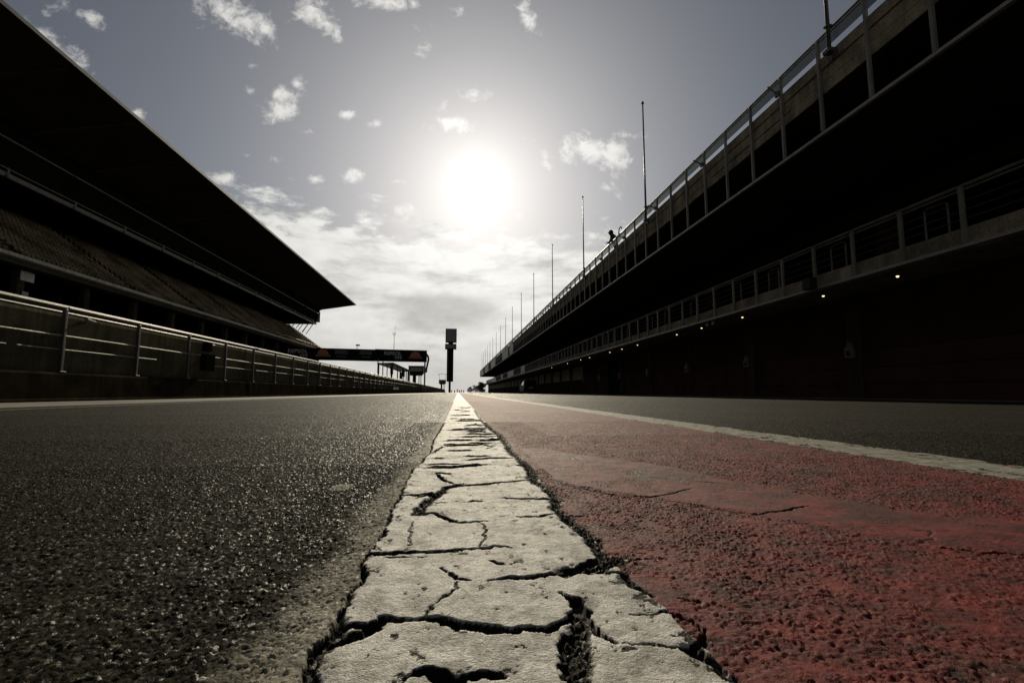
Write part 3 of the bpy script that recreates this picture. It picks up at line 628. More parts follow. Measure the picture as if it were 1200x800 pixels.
# ------------------------------------------------------------------ start gantry
A = Vector((-7.1, 110.0, 0)); B = Vector((-36.0, 103.4, 0))
ax = (B-A).normalized(); nx_ = Vector((-ax.y, ax.x, 0))       # nx_ points away or towards camera
if nx_.y > 0: nx_ = -nx_
LEN = (B-A).length
gt = thing('start_gantry', tuple(A), 'black advertising gantry spanning the track from the pit wall to the grandstand', 'gantry')
def gbox(g, s0, s1, d0, d1, z0, z1):
    vs = [];
    for z in (z0, z1):
        for s_, d in ((s0,d0),(s1,d0),(s1,d1),(s0,d1)):
            p = A + ax*s_ + nx_*d; vs.append((p.x, p.y, z))
    g.add(vs, [(0,3,2,1),(4,5,6,7),(0,1,5,4),(1,2,6,5),(2,3,7,6),(3,0,4,7)]); return g
g = MB(); gbox(g, 0.0, LEN, -1.4, -0.08, 6.95, 9.35); g.build('truss', M['black_steel'], gt, bevel=0.05)
for a, b, dz in ((0.0, 11.3, 0.10), (11.36, 20.9, 0.0), (20.96, LEN, 0.0)):
    g = MB(); gbox(g, a, b, -0.02, 0.08, 6.86+dz*0.3, 9.42+dz); g.build('board', M['sign_black'], gt, bevel=0.02)
def gpt(s_, z, d=0.10): p = A + ax*s_ + nx_*d; return Vector((p.x, p.y, z))
ang = math.atan2(-ax.y, -ax.x)
def gtext(txt, s_, z, size, m, parent, name='lettering'):
    cu = bpy.data.curves.new(name, 'FONT'); cu.body = txt; cu.size = size; cu.extrude = 0.012
    cu.align_x = 'CENTER'; cu.align_y = 'CENTER'; cu.space_character = 1.08; cu.offset = 0.012
    cu.materials.append(m)
    tmp = bpy.data.objects.new(name, cu); col.objects.link(tmp)
    me = bpy.data.meshes.new_from_object(tmp); bpy.data.objects.remove(tmp)
    o = bpy.data.objects.new(name, me); col.objects.link(o)
    o.rotation_euler = (R(90), 0, ang)
    o.parent = parent; o.location = gpt(s_, z) - wloc(parent)
    return o
for s0, zoff in ((7.2, 0), (26.4, 0.0)):
    gtext('REPSOL', s0+0.3, 8.62, 1.05, M['sign_white'], gt)
    gtext('YPF', s0-0.9, 7.68, 0.98, M['sign_white'], gt)
    se = s0 - 4.6
    g = MB()
    pts = [(math.cos(a)*1.15, math.sin(a)*1.12) for a in np.linspace(0, math.pi, 15)]
    vs = [tuple(gpt(se-x_, 8.05+z_, 0.085)) for x_, z_ in pts] + [tuple(gpt(se-x_, 8.05+z_, 0.115)) for x_, z_ in pts]
    n = len(pts); fs = [tuple(range(n)), tuple(range(2*n-1, n-1, -1))] + [(i, (i+1) % n, (i+1) % n+n, i+n) for i in range(n)]
    g.add(vs, fs); g.build('emblem', M['sign_orange'], gt)
    g = MB(); gbox(g, se-1.55, se+1.45, 0.085, 0.112, 7.62, 7.98); g.build('emblem', M['sign_rust'], gt)
for s0 in (13.2, 18.2):                              # two small sponsor panels whose lettering cannot be read
    g = MB()
    for (w0, w1, z0, z1) in ((-1.25, 1.25, 8.95, 9.05), (-1.25, 1.25, 8.25, 8.35), (-1.25, -1.15, 8.35, 8.95), (1.15, 1.25, 8.35, 8.95)):
        gbox(g, s0+w0, s0+w1, 0.085, 0.105, z0, z1)
    for k in range(5): gbox(g, s0-0.98+k*0.42, s0-0.70+k*0.42, 0.085, 0.105, 8.48, 8.82)
    gbox(g, s0-1.0, s0+0.9, 0.085, 0.105, 7.66, 7.80)
    g.build('lettering', M['sign_grey'], gt)
g = MB(); arc = [(-0.9, 9.0), (-0.25, 8.75), (0.15, 8.2), (0.25, 7.5), (0.05, 6.6), (-0.15, 5.6), (-0.25, 4.6)]
for d in (-0.25, -1.2):
    g.tube([tuple(gpt(-a - 0.25, z, d)) for a, z in arc], 0.14, 8)
for k in (1, 2, 3, 4): g.tube([tuple(gpt(-arc[k][0]-0.25, arc[k][1], -0.25)), tuple(gpt(-arc[k][0]-0.25, arc[k][1], -1.2))], 0.07, 6)
g.build('bracket', M['dull_steel'], gt)
g = MB(); p = gpt(0.3, 0, -0.7); g.tube([(p.x, p.y, -0.03), (p.x, p.y, 6.96)], 0.17, 10); g.build('post', M['dull_steel'], gt)
g = MB(); p = gpt(LEN-0.4, 0, -0.7); g.tube([(p.x, p.y, -0.03), (p.x, p.y, 6.96)], 0.3, 10); g.build('post', M['dull_steel'], gt)
t = thing('weather_mast', tuple(gpt(7.2, 9.45, -0.7)), 'thin mast with a small sensor head standing on the gantry', 'mast')
p = gpt(7.2, 0, -0.7)
g = MB(); g.tube([(p.x, p.y, 9.35), (p.x, p.y, 13.2)], 0.06, 6, 0.045); g.tube([(p.x+0.05, p.y, 13.0), (p.x+0.2, p.y, 15.0)], 0.02, 5); g.build('pole', M['black_steel'], t)
g = MB(); g.tube([(p.x-0.28, p.y, 13.25), (p.x-0.25, p.y, 12.9), (p.x, p.y, 12.7), (p.x+0.25, p.y, 12.9), (p.x+0.28, p.y, 13.2)], 0.04, 6); g.sphere((p.x-0.28, p.y, 13.25), 0.10); g.sphere((p.x+0.28, p.y, 13.22), 0.09); g.build('sensor', M['black_steel'], t)
p = gpt(15.0, 0, -0.7)
t = thing('security_camera', (p.x, p.y, 9.35), 'small camera on a short stalk on top of the gantry', 'camera')
g = MB(); g.tube([(p.x, p.y, 9.35), (p.x, p.y, 10.15)], 0.06, 6); g.build('stalk', M['black_steel'], t)
g = MB(); g.box(p.x-0.25, p.x+0.55, p.y-0.2, p.y+0.2, 10.15, 10.45); g.build('housing', M['black_steel'], t, bevel=0.05)

# ------------------------------------------------------------------ timing tower
tw = thing('timing_tower', (-4.9, 282, 0), 'tall black timing tower with a square display head at the end of the pit wall', 'tower')
g = MB(); g.box(-5.6, -4.35, 281.4, 282.6, -0.06, 6.3); g.build('base', M['black_steel'], tw, bevel=0.05)
g = MB(); g.box(-6.75, -3.0, 280.4, 283.2, 6.25, 25.0); g.build('column', M['sign_black'], tw, bevel=0.06)
g = MB(); g.box(-7.85, -1.35, 280.0, 283.6, 24.95, 28.0); g.build('lower_head', M['black_steel'], tw, bevel=0.08)
g = MB(); g.box(-6.0, -3.2, 280.8, 283.0, 28.0, 28.9); g.build('neck', M['black_steel'], tw)
g = MB(); g.box(-7.65, -1.25, 280.0, 283.6, 28.85, 36.8); g.build('head', M['black_steel'], tw, bevel=0.08)
g = MB(); g.box(-7.25, -1.65, 279.93, 279.99, 29.4, 36.3); g.build('display', M['dark_glass'], tw)
g = MB(); g.box(-7.5, -1.7, 279.93, 279.99, 25.5, 27.5); g.build('display', M['dark_glass'], tw)
for k in range(11):
    z = 7.6 + k*1.55
    g = MB(); g.box(-6.45, -5.75, 280.33, 280.39, z, z+0.8); g.build('number_cell', M['cell'], tw)
    g = MB(); g.box(-5.4, -3.35, 280.33, 280.39, z, z+0.85); g.build('display', M['void'], tw)

# ------------------------------------------------------------------ grandstand
Y0, Y1 = -45.0, 133.9
gs = thing('grandstand', (-40, 60, 0), 'huge dark grandstand with a sharp cantilevered roof, left of the track', 'grandstand')
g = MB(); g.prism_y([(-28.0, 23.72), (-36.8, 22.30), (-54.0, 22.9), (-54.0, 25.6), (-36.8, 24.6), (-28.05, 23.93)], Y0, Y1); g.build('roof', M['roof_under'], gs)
g = MB(); g.prism_y([(-27.93, 23.70), (-27.93, 23.98), (-28.25, 24.02), (-28.25, 23.945), (-27.99, 23.93), (-27.99, 23.71)], Y0-0.05, Y1+0.05); g.build('roof_edge', M['edge_metal'], gs)
g = MB(); g.prism_y([(-28.6, 23.60), (-36.6, 22.05), (-36.6, 22.30), (-28.6, 23.70)], 0, 0.30); rb_ = g.build('roof_beam', M['soffit'], gs)
for k in range(-6, 19):
    if k: copy_part(rb_, (0, 7.25*k, 0), gs)
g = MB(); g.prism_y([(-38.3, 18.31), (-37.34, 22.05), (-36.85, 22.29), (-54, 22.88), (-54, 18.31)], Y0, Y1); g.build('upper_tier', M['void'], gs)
g = MB(); g.prism_y([(-38.26, 18.22), (-38.12, 18.22), (-37.98, 18.55), (-38.12, 18.55)], Y0, Y1); g.build('rail', M['edge_metal'], gs)
g = MB(); g.tube([(-38.02, Y0, 18.92), (-38.02, Y1, 18.92)], 0.05, 6); g.build('rail', M['white_metal'], gs)
g = MB(); g.tube([(-37.48, Y0, 21.15), (-37.48, Y1, 21.15)], 0.07, 6); g.build('rail', M['white_metal'], gs)
g = MB(); g.box(-38.16, -37.96, 0, 0.22, 18.15, 19.0); bk = g.build('bracket', M['dull_steel'], gs)
for k in range(-5, 19):
    if k: copy_part(bk, (0, 7.25*k, 0), gs)
g = MB(); g.box(-38.9, -37.3, Y1+0.01, Y1+0.25, 18.9, 21.7); g.build('end_panel', M['pale_concrete'], gs)
for x_, z_, x2, z2 in ((-40.6, 15.6, -38.9, 18.3), (-41.6, 16.2, -40.2, 18.3), (-43.2, 17.2, -42.3, 18.3)):
    for yy_ in (Y1-0.4,):
        g = MB(); g.tube([(x_, yy_, z_), (x2, yy_, z2)], 0.10, 6); s0 = g.build('strut', M['dull_steel'], gs)
        copy_part(s0, (0, -3.2, 0), gs)
# seating: 17 raked rows, each seat modelled, gaps for the stairs
NR = 17
SEATS = []
for r_ in range(NR):
    x0 = -35.75 - r_*0.56; z0 = 11.15 + r_*0.415
    g = MB(); g.prism_y([(x0, z0-0.5), (x0, z0), (x0-0.56, z0), (x0-0.56, z0-0.5)], Y0+1, Y1-0.3)
    tr = g.build('terrace_step', M['soffit'], gs)
    n = int((Y1-2-Y0)/0.52)
    for q in range(n):
        yq = Y0 + 1.6 + q*0.52
        if (yq - Y0) % 14.5 > 1.3: SEATS.append((x0, yq, z0))
sv = [(-0.10,0,0.34),(-0.10,0.42,0.34),(-0.44,0.42,0.36),(-0.44,0,0.36),(-0.51,0.02,0.76),(-0.51,0.40,0.76),(-0.10,0,0.28),(-0.10,0.42,0.28)]
sf = [(0,1,2,3),(3,2,5,4),(6,7,1,0)]
def seat_rank(p):                                   # what the photo shows largest: nearest seats inside its left edge
    return (p[1] < 40.0 - 1.02*(p[0]+35.75), math.hypot(p[0], p[1]))
SEATS.sort(key=seat_rank)
x0, yq, z0 = SEATS[0]
g = MB(); g.add([(x0+a, yq+b, z0+c) for a, b, c in sv], sf); seat0 = g.build('seat', M['seat'], gs)
for p in SEATS[1:100]: copy_part(seat0, (p[0]-x0, p[1]-yq, p[2]-z0), gs)
g = MB()
for p in SEATS[100:]: g.add([(p[0]+a, p[1]+b, p[2]+c) for a, b, c in sv], sf)
off = wloc(gs)
me = bpy.data.meshes.new('seat'); me.from_pydata([(p[0]-off.x, p[1]-off.y, p[2]-off.z) for p in g.v], [], g.f); me.materials.append(M['seat'])
o = bpy.data.objects.new('seat', me); col.objects.link(o); o.parent = gs; o['kind'] = 'stuff'
g = MB(); g.prism_y([(-36.3, 10.62), (-35.1, 10.90), (-35.1, 11.18), (-35.25, 11.18), (-35.4, 11.0), (-36.3, 11.0)], Y0, Y1); g.build('parapet', M['pale_concrete'], gs)
g = MB(); g.tube([(-35.2, Y0, 11.75), (-35.2, Y1, 11.75)], 0.035, 6)
for yy_ in np.arange(Y0+0.5, Y1, 2.4): g.tube([(-35.2, yy_, 11.15), (-35.2, yy_, 11.75)], 0.025, 5)
g.build('rail', M['dull_steel'], gs)
g = MB(); g.box(-36.25, -35.06, Y0, Y1, 10.30, 10.548); g.build('edge_beam', M['soffit'], gs)
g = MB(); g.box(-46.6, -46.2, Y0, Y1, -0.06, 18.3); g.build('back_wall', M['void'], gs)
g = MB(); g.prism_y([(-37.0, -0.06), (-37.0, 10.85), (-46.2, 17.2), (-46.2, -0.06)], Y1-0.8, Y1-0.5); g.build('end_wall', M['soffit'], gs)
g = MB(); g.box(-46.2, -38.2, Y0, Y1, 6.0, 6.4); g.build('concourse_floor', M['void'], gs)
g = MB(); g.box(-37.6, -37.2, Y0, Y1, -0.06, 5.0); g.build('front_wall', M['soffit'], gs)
g = MB(); g.box(-36.9, -36.3, 0, 0.7, -0.06, 10.3); cm = g.build('column', M['soffit'], gs, bevel=0.05)
for k in range(-6, 19):
    if k: copy_part(cm, (0, 7.25*k, 0), gs)
t = thing('notice_board', (-36.2, 44.2, 8), 'pale square notice board hanging in the dark concourse of the grandstand', 'notice board')
g = MB(); g.box(-36.26, -36.19, 43.6, 44.9, 9.45, 10.25); g.build('panel', M['pale_panel'], t)
g = MB(); g.box(-36.26, -36.2, 43.9, 44.5, 8.2, 8.55); g.build('small_panel', M['sign_grey'], t)
# ------------------------------------------------------------------ pit building (right)
BY0, BY1 = -9.0, 185.5
pb = thing('pit_building', (11, 60, 0), 'long dark pit building with garages, a balcony and an overhanging roof terrace', 'pit building')
# ground floor: wall band over the doors, piers, doors
g = MB(); g.box(11.42, 12.3, BY0, BY1, 2.55, 2.96); g.build('lintel', M['pier'], pb)
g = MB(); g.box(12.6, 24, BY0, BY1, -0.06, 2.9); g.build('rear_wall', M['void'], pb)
PY = [7.7 + 5.04*k for k in range(-3, 36)]
g = MB(); g.box(11.25, 11.95, PY[0]-0.2, PY[0]+0.2, -0.02, 2.96); pier = g.build('pier', M['pier'], pb, bevel=0.02)
for y in PY[1:]: copy_part(pier, (0, y-PY[0], 0), pb)
for i, y in enumerate(PY[:-1]):
    a, b = y+0.205, y+5.04-0.205
    if 32 < y < 34:
        g = MB(); g.box(12.15, 12.25, a, b, -0.02, 2.55); d = g.build('garage_door', M['door_teal'], pb)
        d['label'] = 'recessed dark teal garage opening'
        continue
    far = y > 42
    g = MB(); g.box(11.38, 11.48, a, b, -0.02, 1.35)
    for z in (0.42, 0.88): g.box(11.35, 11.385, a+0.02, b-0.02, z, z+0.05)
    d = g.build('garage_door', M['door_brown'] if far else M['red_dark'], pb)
    g = MB(); g.box(11.39, 11.47, a, b, 1.352, 2.549)
    g.box(11.36, 11.392, a+0.02, b-0.02, 1.36, 1.42); g.box(11.36, 11.392, (a+b)/2-0.03, (a+b)/2+0.03, 1.42, 2.52)
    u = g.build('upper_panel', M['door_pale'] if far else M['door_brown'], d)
# balcony
g = MB(); g.prism_y([(9.86, 3.04), (9.86, 3.34), (9.90, 3.40), (13.0, 3.40), (13.0, 2.965), (9.95, 2.965)], BY0, BY1); g.build('balcony_slab', M['board'], pb)
g = MB(); g.prism_y([(9.78, 2.985), (9.845, 2.985), (9.845, 3.055), (9.78, 3.055)], BY0, BY1-12); g.build('nosing', M['nosing'], pb)
for z, r_, m in ((4.215, 0.034, 'white_metal'), (4.13, 0.02, 'white_metal'), (3.90, 0.010, 'dull_steel'), (3.72, 0.010, 'dull_steel'), (3.55, 0.010, 'dull_steel')):
    g = MB(); g.tube([(9.83, BY0, z), (9.83, BY1-12, z)], r_, 6); g.build('rail', M[m], pb)
y0 = 8.17
g = MB(); g.box(9.785, 9.855, y0-0.04, y0+0.04, 3.06, 4.19); bp = g.build('balcony_post', M['white_metal'], pb, bevel=0.008)
g2 = MB()
for k in range(-12, 123):
    if k == 0: continue
    if -2 <= k < 98: copy_part(bp, (0, 1.335*k, 0), pb)
    elif y0+1.335*k < BY1-12: g2.box(9.785, 9.855, y0+1.335*k-0.04, y0+1.335*k+0.04, 3.06, 4.19)
tag(g2.build('balcony_post', M['white_metal'], pb), kind='stuff')
g = MB(); g.tube([(10.02, 8.62, 3.40), (10.02, 8.62, 4.06), (10.02, 8.68, 4.10), (10.02, 9.06, 4.10), (10.02, 9.12, 4.06), (10.02, 9.12, 3.40)], 0.022, 6); hp = g.build('hoop', M['white_metal'], pb)
for k in range(1, 20): copy_part(hp, (0, 1.335*2*k if k % 3 else 1.335*2*k-0.6, 0), pb)
for a, b in ((71, 75.5), (86, 96), (107, 111), (126, 142)):
    g = MB(); g.box(9.74, 9.775, a, b, 3.1, 4.18); g.build('banner_panel', M['pale_panel'], pb)
# first floor
g = MB(); g.box(12.7, 13.0, BY0, BY1-12, 3.402, 6.0); g.build('upper_wall', M['soffit'], pb)
g = MB(); g.box(12.62, 12.699, PY[1]+0.5, PY[1]+4.4, 3.7, 5.55); wn = g.build('window', M['window_glass'], pb)
for y in PY[2:-4]: copy_part(wn, (0, y-PY[1], 0), pb)
g = MB(); g.box(12.5, 12.74, PY[1]-0.2, PY[1]+0.2, 3.405, 5.99); pl = g.build('pilaster', M['pier'], pb)
for y in PY[2:-4]: copy_part(pl, (0, y-PY[1], 0), pb)
# upper terrace
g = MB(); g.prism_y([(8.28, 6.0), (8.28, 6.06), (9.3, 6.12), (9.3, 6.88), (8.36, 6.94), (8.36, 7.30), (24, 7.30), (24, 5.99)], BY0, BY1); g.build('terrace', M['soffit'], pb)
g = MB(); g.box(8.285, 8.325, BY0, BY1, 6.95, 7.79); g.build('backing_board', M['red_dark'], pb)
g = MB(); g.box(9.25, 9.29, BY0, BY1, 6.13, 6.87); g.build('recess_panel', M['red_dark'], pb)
g = MB(); g.prism_y([(8.17, 5.99), (8.25, 5.99), (8.25, 6.055), (8.17, 6.055)], BY0, BY1); g.build('nosing', M['nosing'], pb)
for z0, z1, th in ((6.93, 7.19, 0), (7.225, 7.50, 0.02), (7.535, 7.80, 0)):
    y = BY0
    while y < 95:
        L = random.choice((2.62, 3.93, 5.24, 5.24)); g = MB(); g.box(8.22+th, 8.25+th, y+0.01, min(95, y+L)-0.01, z0+random.uniform(-0.012, 0.012), z1+random.uniform(-0.012, 0.012)); y += L; g.build('fascia_board', M['board'], pb)
    g = MB(); g.box(8.22+th, 8.25+th, 95.02, BY1, z0, z1)
    g.build('fascia_board', M['board'], pb)
y0 = 8.31
g = MB(); g.box(8.165, 8.235, y0-0.035, y0+0.035, 6.06, 8.27); up = g.build('terrace_post', M['white_metal'], pb, bevel=0.008)
gp = MB(); gp.box(8.195, 8.207, y0+0.07, y0+1.24, 7.93, 8.17); gl_ = gp.build('glass_panel', M['panel_glass'], pb)
g2 = MB(); g3 = MB()
for k in range(-13, 135):
    if k == 0: continue
    d = 1.31*k
    if -3 <= k < 97:
        copy_part(up, (0, d, 0), pb)
        if k < 96: copy_part(gl_, (0, d, 0), pb)
    else:
        g2.box(8.165, 8.235, y0+d-0.035, y0+d+0.035, 6.08, 8.27); g3.box(8.195, 8.207, y0+d+0.07, y0+d+1.24, 7.93, 8.17)
tag(g2.build('terrace_post', M['white_metal'], pb), kind='stuff'); tag(g3.build('glass_panel', M['panel_glass'], pb), kind='stuff')
g = MB(); g.tube([(8.20, BY0, 8.275), (8.20, BY1, 8.275)], 0.03, 8); g.build('rail', M['white_metal'], pb)
g = MB(); g.box(8.185, 8.215, BY0, BY1, 8.19, 8.215); g.build('rail', M['white_metal'], pb)
for a, b in ((72, 77), (79.5, 90), (107, 122), (132, 150), (160, 185)):
    g = MB(); g.box(8.12, 8.155, a, b, 6.1, 7.9); g.build('banner_panel', M['pale_panel'], pb)
g = MB(); g.tube([(8.16, 11.0, 7.85), (7.72, 10.75, 7.86)], 0.020, 6); g.box(8.10, 8.17, 10.95, 11.05, 7.78, 7.92); ba = g.build('bracket_arm', M['dull_steel'], pb)
for k in range(1, 16): copy_part(ba, (0, 3.93*k, 0), pb)
g = MB(); g.box(14.5, 24, BY0+6, BY1-3, 7.31, 7.9); g.build('roof', M['soffit'], pb)
g = MB(); g.box(9.90, 10.05, 17.75, 17.95, 2.80, 2.962); jb = g.build('junction_box', M['dull_steel'], pb, bevel=0.01); copy_part(jb, (0, 0.45, 0), pb)

# speaker on the balcony edge
t = thing('loudspeaker', (9.7, 12.2, 3.0), 'black loudspeaker box hung on the balcony edge above a lamp', 'loudspeaker')
g = MB(); g.box(9.56, 9.775, 12.06, 12.38, 3.0, 3.32); g.build('cabinet', M['black_steel'], t, bevel=0.02)
g = MB(); g.tube([(9.66, 12.22, 3.32), (9.66, 12.22, 3.40), (9.80, 12.22, 3.42)], 0.014, 6); g.build('bracket', M['black_steel'], t)

# lamps under the balcony
LY = [7.24, 9.83, 12.11, 15.97-0.9, 18.9-1.1, 20.0, 24.9, 27.4, 29.9, 34.8, 37.3, 42.3, 49.7]
LY = [7.24, 9.83, 12.11, 15.95, 18.85, 21.15, 26.1, 28.7, 31.1, 36.1, 38.8, 43.7, 51.3]
lamp0 = thing('bulkhead_lamp', (9.86, LY[0], 2.965), 'lit lamp', 'lamp', 'lit lamps under the balcony')
g = MB(); y = LY[0]; g.tube([(9.97, y, 2.965), (9.97, y, 2.89)], 0.015, 6); g.tube([(9.97, y, 2.90), (9.97, y, 2.815)], 0.03, 12, 0.085); g.build('shade', M['black_steel'], lamp0)
g = MB(); g.sphere((9.97, y, 2.806), 0.032, 10, 6, 0.8); g.build('bulb', M['lamp_glow'], lamp0, smooth=True)
for i, y in enumerate(LY):
    lb = 'lit lamp under the balcony, %s of the row from the camera' % ORD[i]
    if i == 0: lamp0['label'] = lb
    else: copy_tree(lamp0, (9.86, y, 2.965), lb)

# extinguisher cabinets on the piers
cab = thing('extinguisher_cabinet', (11.2, PY[4], 1.1), 'x', 'fire cabinet', 'pale cabinets on the garage piers')
yb = PY[4]
g = MB(); g.box(11.14, 11.248, yb-0.14, yb+0.14, 1.14, 1.46); g.build('box', M['cabinet'], cab, bevel=0.015)
g = MB(); g.prism_x([(yb-0.10, 1.462), (yb+0.10, 1.462), (yb+0.035, 1.60), (yb-0.035, 1.60)], 11.16, 11.24); g.build('hood', M['cabinet'], cab)
g = MB(); g.box(11.135, 11.139, yb-0.06, yb+0.06, 1.22, 1.34); g.build('label_plate', M['void'], cab)
for i, k in enumerate((4, 5, 6, 7, 8, 9, 10)):
    lb = 'pale fire cabinet on a garage pier, %s of the row from the camera' % ORD[i]
    if i == 0: cab['label'] = lb
    else: copy_tree(cab, (11.2, PY[k], 1.1), lb)

# flagpoles
fx_, fy_ = 8.10, 9.17
fp = thing('flagpole', (fx_, fy_, 7.7), 'x', 'flagpole', 'bare flagpoles along the roof terrace')
g = MB(); g.tube([(fx_, fy_, 7.72), (fx_, fy_, 10.2), (fx_, fy_, 13.08)], 0.044, 10, 0.030); g.build('pole', M['dull_steel'], fp, smooth=True)
g = MB(); g.tube([(fx_, fy_, 13.08), (fx_, fy_, 13.13), (fx_, fy_, 13.19)], 0.07, 10, 0.02); g.build('finial', M['black_steel'], fp)
g = MB(); g.box(fx_-0.09, 8.215, fy_-0.10, fy_+0.10, 7.64, 7.72); g.prism_x([(fy_-0.1,7.641),(fy_+0.1,7.641),(fy_+0.02,7.5),(fy_-0.02,7.5)],8.13,8.21); g.build('bracket', M['dull_steel'], fp)
g = MB(); g.box(fx_-0.06, 8.17, fy_-0.06, fy_+0.06, 8.255, 8.295); g.build('clamp', M['dull_steel'], fp)
for i in range(16):
    lb = 'bare thin flagpole on the terrace edge, %s of the row from the camera' % ORD[i]
    if i == 0: fp['label'] = lb
    else: copy_tree(fp, (fx_, fy_+10.6*i, 7.7), lb)

# ------------------------------------------------------------------ person leaning on the terrace rail
def skin_obj(name, joints, edges, m, parent=None, sub=2):
    me = bpy.data.meshes.new(name); off = wloc(parent) if parent else Vector((0,0,0))
    me.from_pydata([tuple(Vector(j[:3])-off) for j in joints], edges, [])
    me.materials.append(m)
    o = bpy.data.objects.new(name, me); col.objects.link(o)
    if parent: o.parent = parent
    sk = o.modifiers.new('skin', 'SKIN'); sk.use_smooth_shade = True
    for v, j in zip(me.skin_vertices[0].data, joints):
        v.radius = (j[3], j[4] if len(j) > 4 else j[3]); v.use_root = False
    me.skin_vertices[0].data[0].use_root = True
    sb = o.modifiers.new('sub', 'SUBSURF'); sb.levels = sub; sb.render_levels = sub
    return o
px_, py_, pz_ = 8.54, 25.15, 7.30
per = thing('person', (px_, py_, pz_), 'person in a dark hooded jacket leaning over the terrace rail', 'person')
J = [(px_, py_, pz_+0.92, 0.14, 0.11), (px_-0.06, py_, pz_+1.12, 0.19, 0.17), (px_-0.16, py_, pz_+1.33, 0.24, 0.18), (px_-0.22, py_, pz_+1.46, 0.13),
     (px_-0.30, py_, pz_+1.60, 0.095),
     (px_, py_-0.10, pz_+0.86, 0.09), (px_+0.03, py_-0.11, pz_+0.48, 0.065), (px_+0.06, py_-0.11, pz_+0.08, 0.045), (px_-0.10, py_-0.12, pz_+0.035, 0.035),
     (px_, py_+0.10, pz_+0.86, 0.09), (px_-0.04, py_+0.11, pz_+0.48, 0.065), (px_-0.02, py_+0.11, pz_+0.08, 0.045), (px_-0.18, py_+0.12, pz_+0.035, 0.035),
     (px_-0.18, py_-0.20, pz_+1.36, 0.09), (px_-0.26, py_-0.30, pz_+1.14, 0.068), (px_-0.42, py_-0.14, pz_+1.05, 0.04),
     (px_-0.18, py_+0.20, pz_+1.36, 0.09), (px_-0.26, py_+0.30, pz_+1.14, 0.068), (px_-0.42, py_+0.14, pz_+1.05, 0.04)]
E_ = [(0,1),(1,2),(2,3),(3,4),(0,5),(5,6),(6,7),(7,8),(0,9),(9,10),(10,11),(11,12),(2,13),(13,14),(14,15),(2,16),(16,17),(17,18)]
skin_obj('body', J, E_, M['cloth'], per)
g = MB(); g.sphere((px_-0.33, py_, pz_+1.60), 0.088, 14, 10, 1.2); g.tube([(px_-0.42, py_, pz_+1.61), (px_-0.445, py_, pz_+1.575)], 0.014, 6); g.build('face', M['skin'], per, smooth=True)
g = MB(); g.sphere((px_-0.27, py_, pz_+1.615), 0.135, 14, 10, 1.15); g.build('hood', M['cloth'], per, smooth=True)
for s_ in (-1, 1):
    hx, hy, hz = px_-0.43, py_+s_*0.13, pz_+1.045
    J2 = [(hx, hy, hz, 0.026, 0.016), (hx-0.06, hy-s_*0.03, hz-0.005, 0.034, 0.016), (hx-0.09, hy-s_*0.035, hz-0.01, 0.03, 0.012)]
    E2 = [(0,1),(1,2)]
    for f_ in range(4):
        b0 = (hx-0.10, hy-s_*0.03+(f_-1.5)*0.019, hz-0.012); L = (0.062, 0.072, 0.068, 0.05)[f_]
        J2 += [(b0[0], b0[1], b0[2], 0.009), (b0[0]-L*0.6, b0[1]-s_*0.004, b0[2]-0.012, 0.008), (b0[0]-L*0.8, b0[1]-s_*0.006, b0[2]-L*0.5, 0.007)]
        n = len(J2); E2 += [(2, n-3), (n-3, n-2), (n-2, n-1)]
    J2 += [(hx-0.04, hy-s_*0.06, hz, 0.010), (hx-0.075, hy-s_*0.085, hz-0.01, 0.009)]; n = len(J2); E2 += [(0, n-2), (n-2, n-1)]
    skin_obj('hand', J2, E2, M['skin'], per, 1)
t = thing('bent_tube', (8.25, 23.5, 8.2), 'small curved tube standing up from the terrace rail beside the leaning person', 'tube')
g = MB(); g.tube([(8.24, 23.55+0.16*math.cos(a)*1.5, 8.36+0.32*math.sin(a)) for a in np.linspace(-0.3, 2.6, 14)], 0.03, 8); g.build('tube', M['black_steel'], t)
g = MB(); g.tube([(8.24, 23.78, 7.95), (8.24, 23.78, 8.30)], 0.025, 8); g.build('clamp', M['black_steel'], t)

# ------------------------------------------------------------------ dark car before the garages
cx, cy = 9.0, 60.0
car = thing('parked_car', (cx, cy, 0), 'rounded dark car parked before the garages, seen from behind', 'car')
prof = [(0.0, 0.42), (0.02, 0.95), (0.14, 1.22), (0.45, 1.62), (0.9, 1.72), (1.9, 1.70), (2.6, 1.52), (3.05, 1.12), (3.9, 0.98), (4.2, 0.82), (4.28, 0.45), (4.2, 0.3), (0.1, 0.3)]
bm = bmesh.new()
def section(x, ins, lo):
    return [bm.verts.new((x*(1-ins*max(0, (z-0.95))/0.8), y_, z)) for y_, z in prof]
vsA = section(-0.9, 0.20, 0); vsB = section(0.9, 0.20, 0)
bm.faces.new(vsA); bm.faces.new(vsB[::-1])
for i in range(len(prof)):
    j = (i+1) % len(prof); bm.faces.new((vsA[i], vsB[i], vsB[j], vsA[j]))
bmesh.ops.recalc_face_normals(bm, faces=bm.faces)
me = bpy.data.meshes.new('body'); bm.to_mesh(me); bm.free(); me.materials.append(M['car_paint'])
o = bpy.data.objects.new('body', me); col.objects.link(o); o.parent = car
bv = o.modifiers.new('bevel', 'BEVEL'); bv.width = 0.13; bv.segments = 4; bv.limit_method = 'ANGLE'; bv.angle_limit = R(28)
g = MB(); g.add([(cx-0.66, cy+0.135, 1.22), (cx+0.66, cy+0.135, 1.22), (cx+0.60, cy+0.38, 1.55), (cx-0.60, cy+0.38, 1.55)], [(0,1,2,3)])
bpy_o = g.build('rear_window', M['dark_glass'], car); sd = bpy_o.modifiers.new('solid', 'SOLIDIFY'); sd.thickness = 0.03; sd.offset = 0
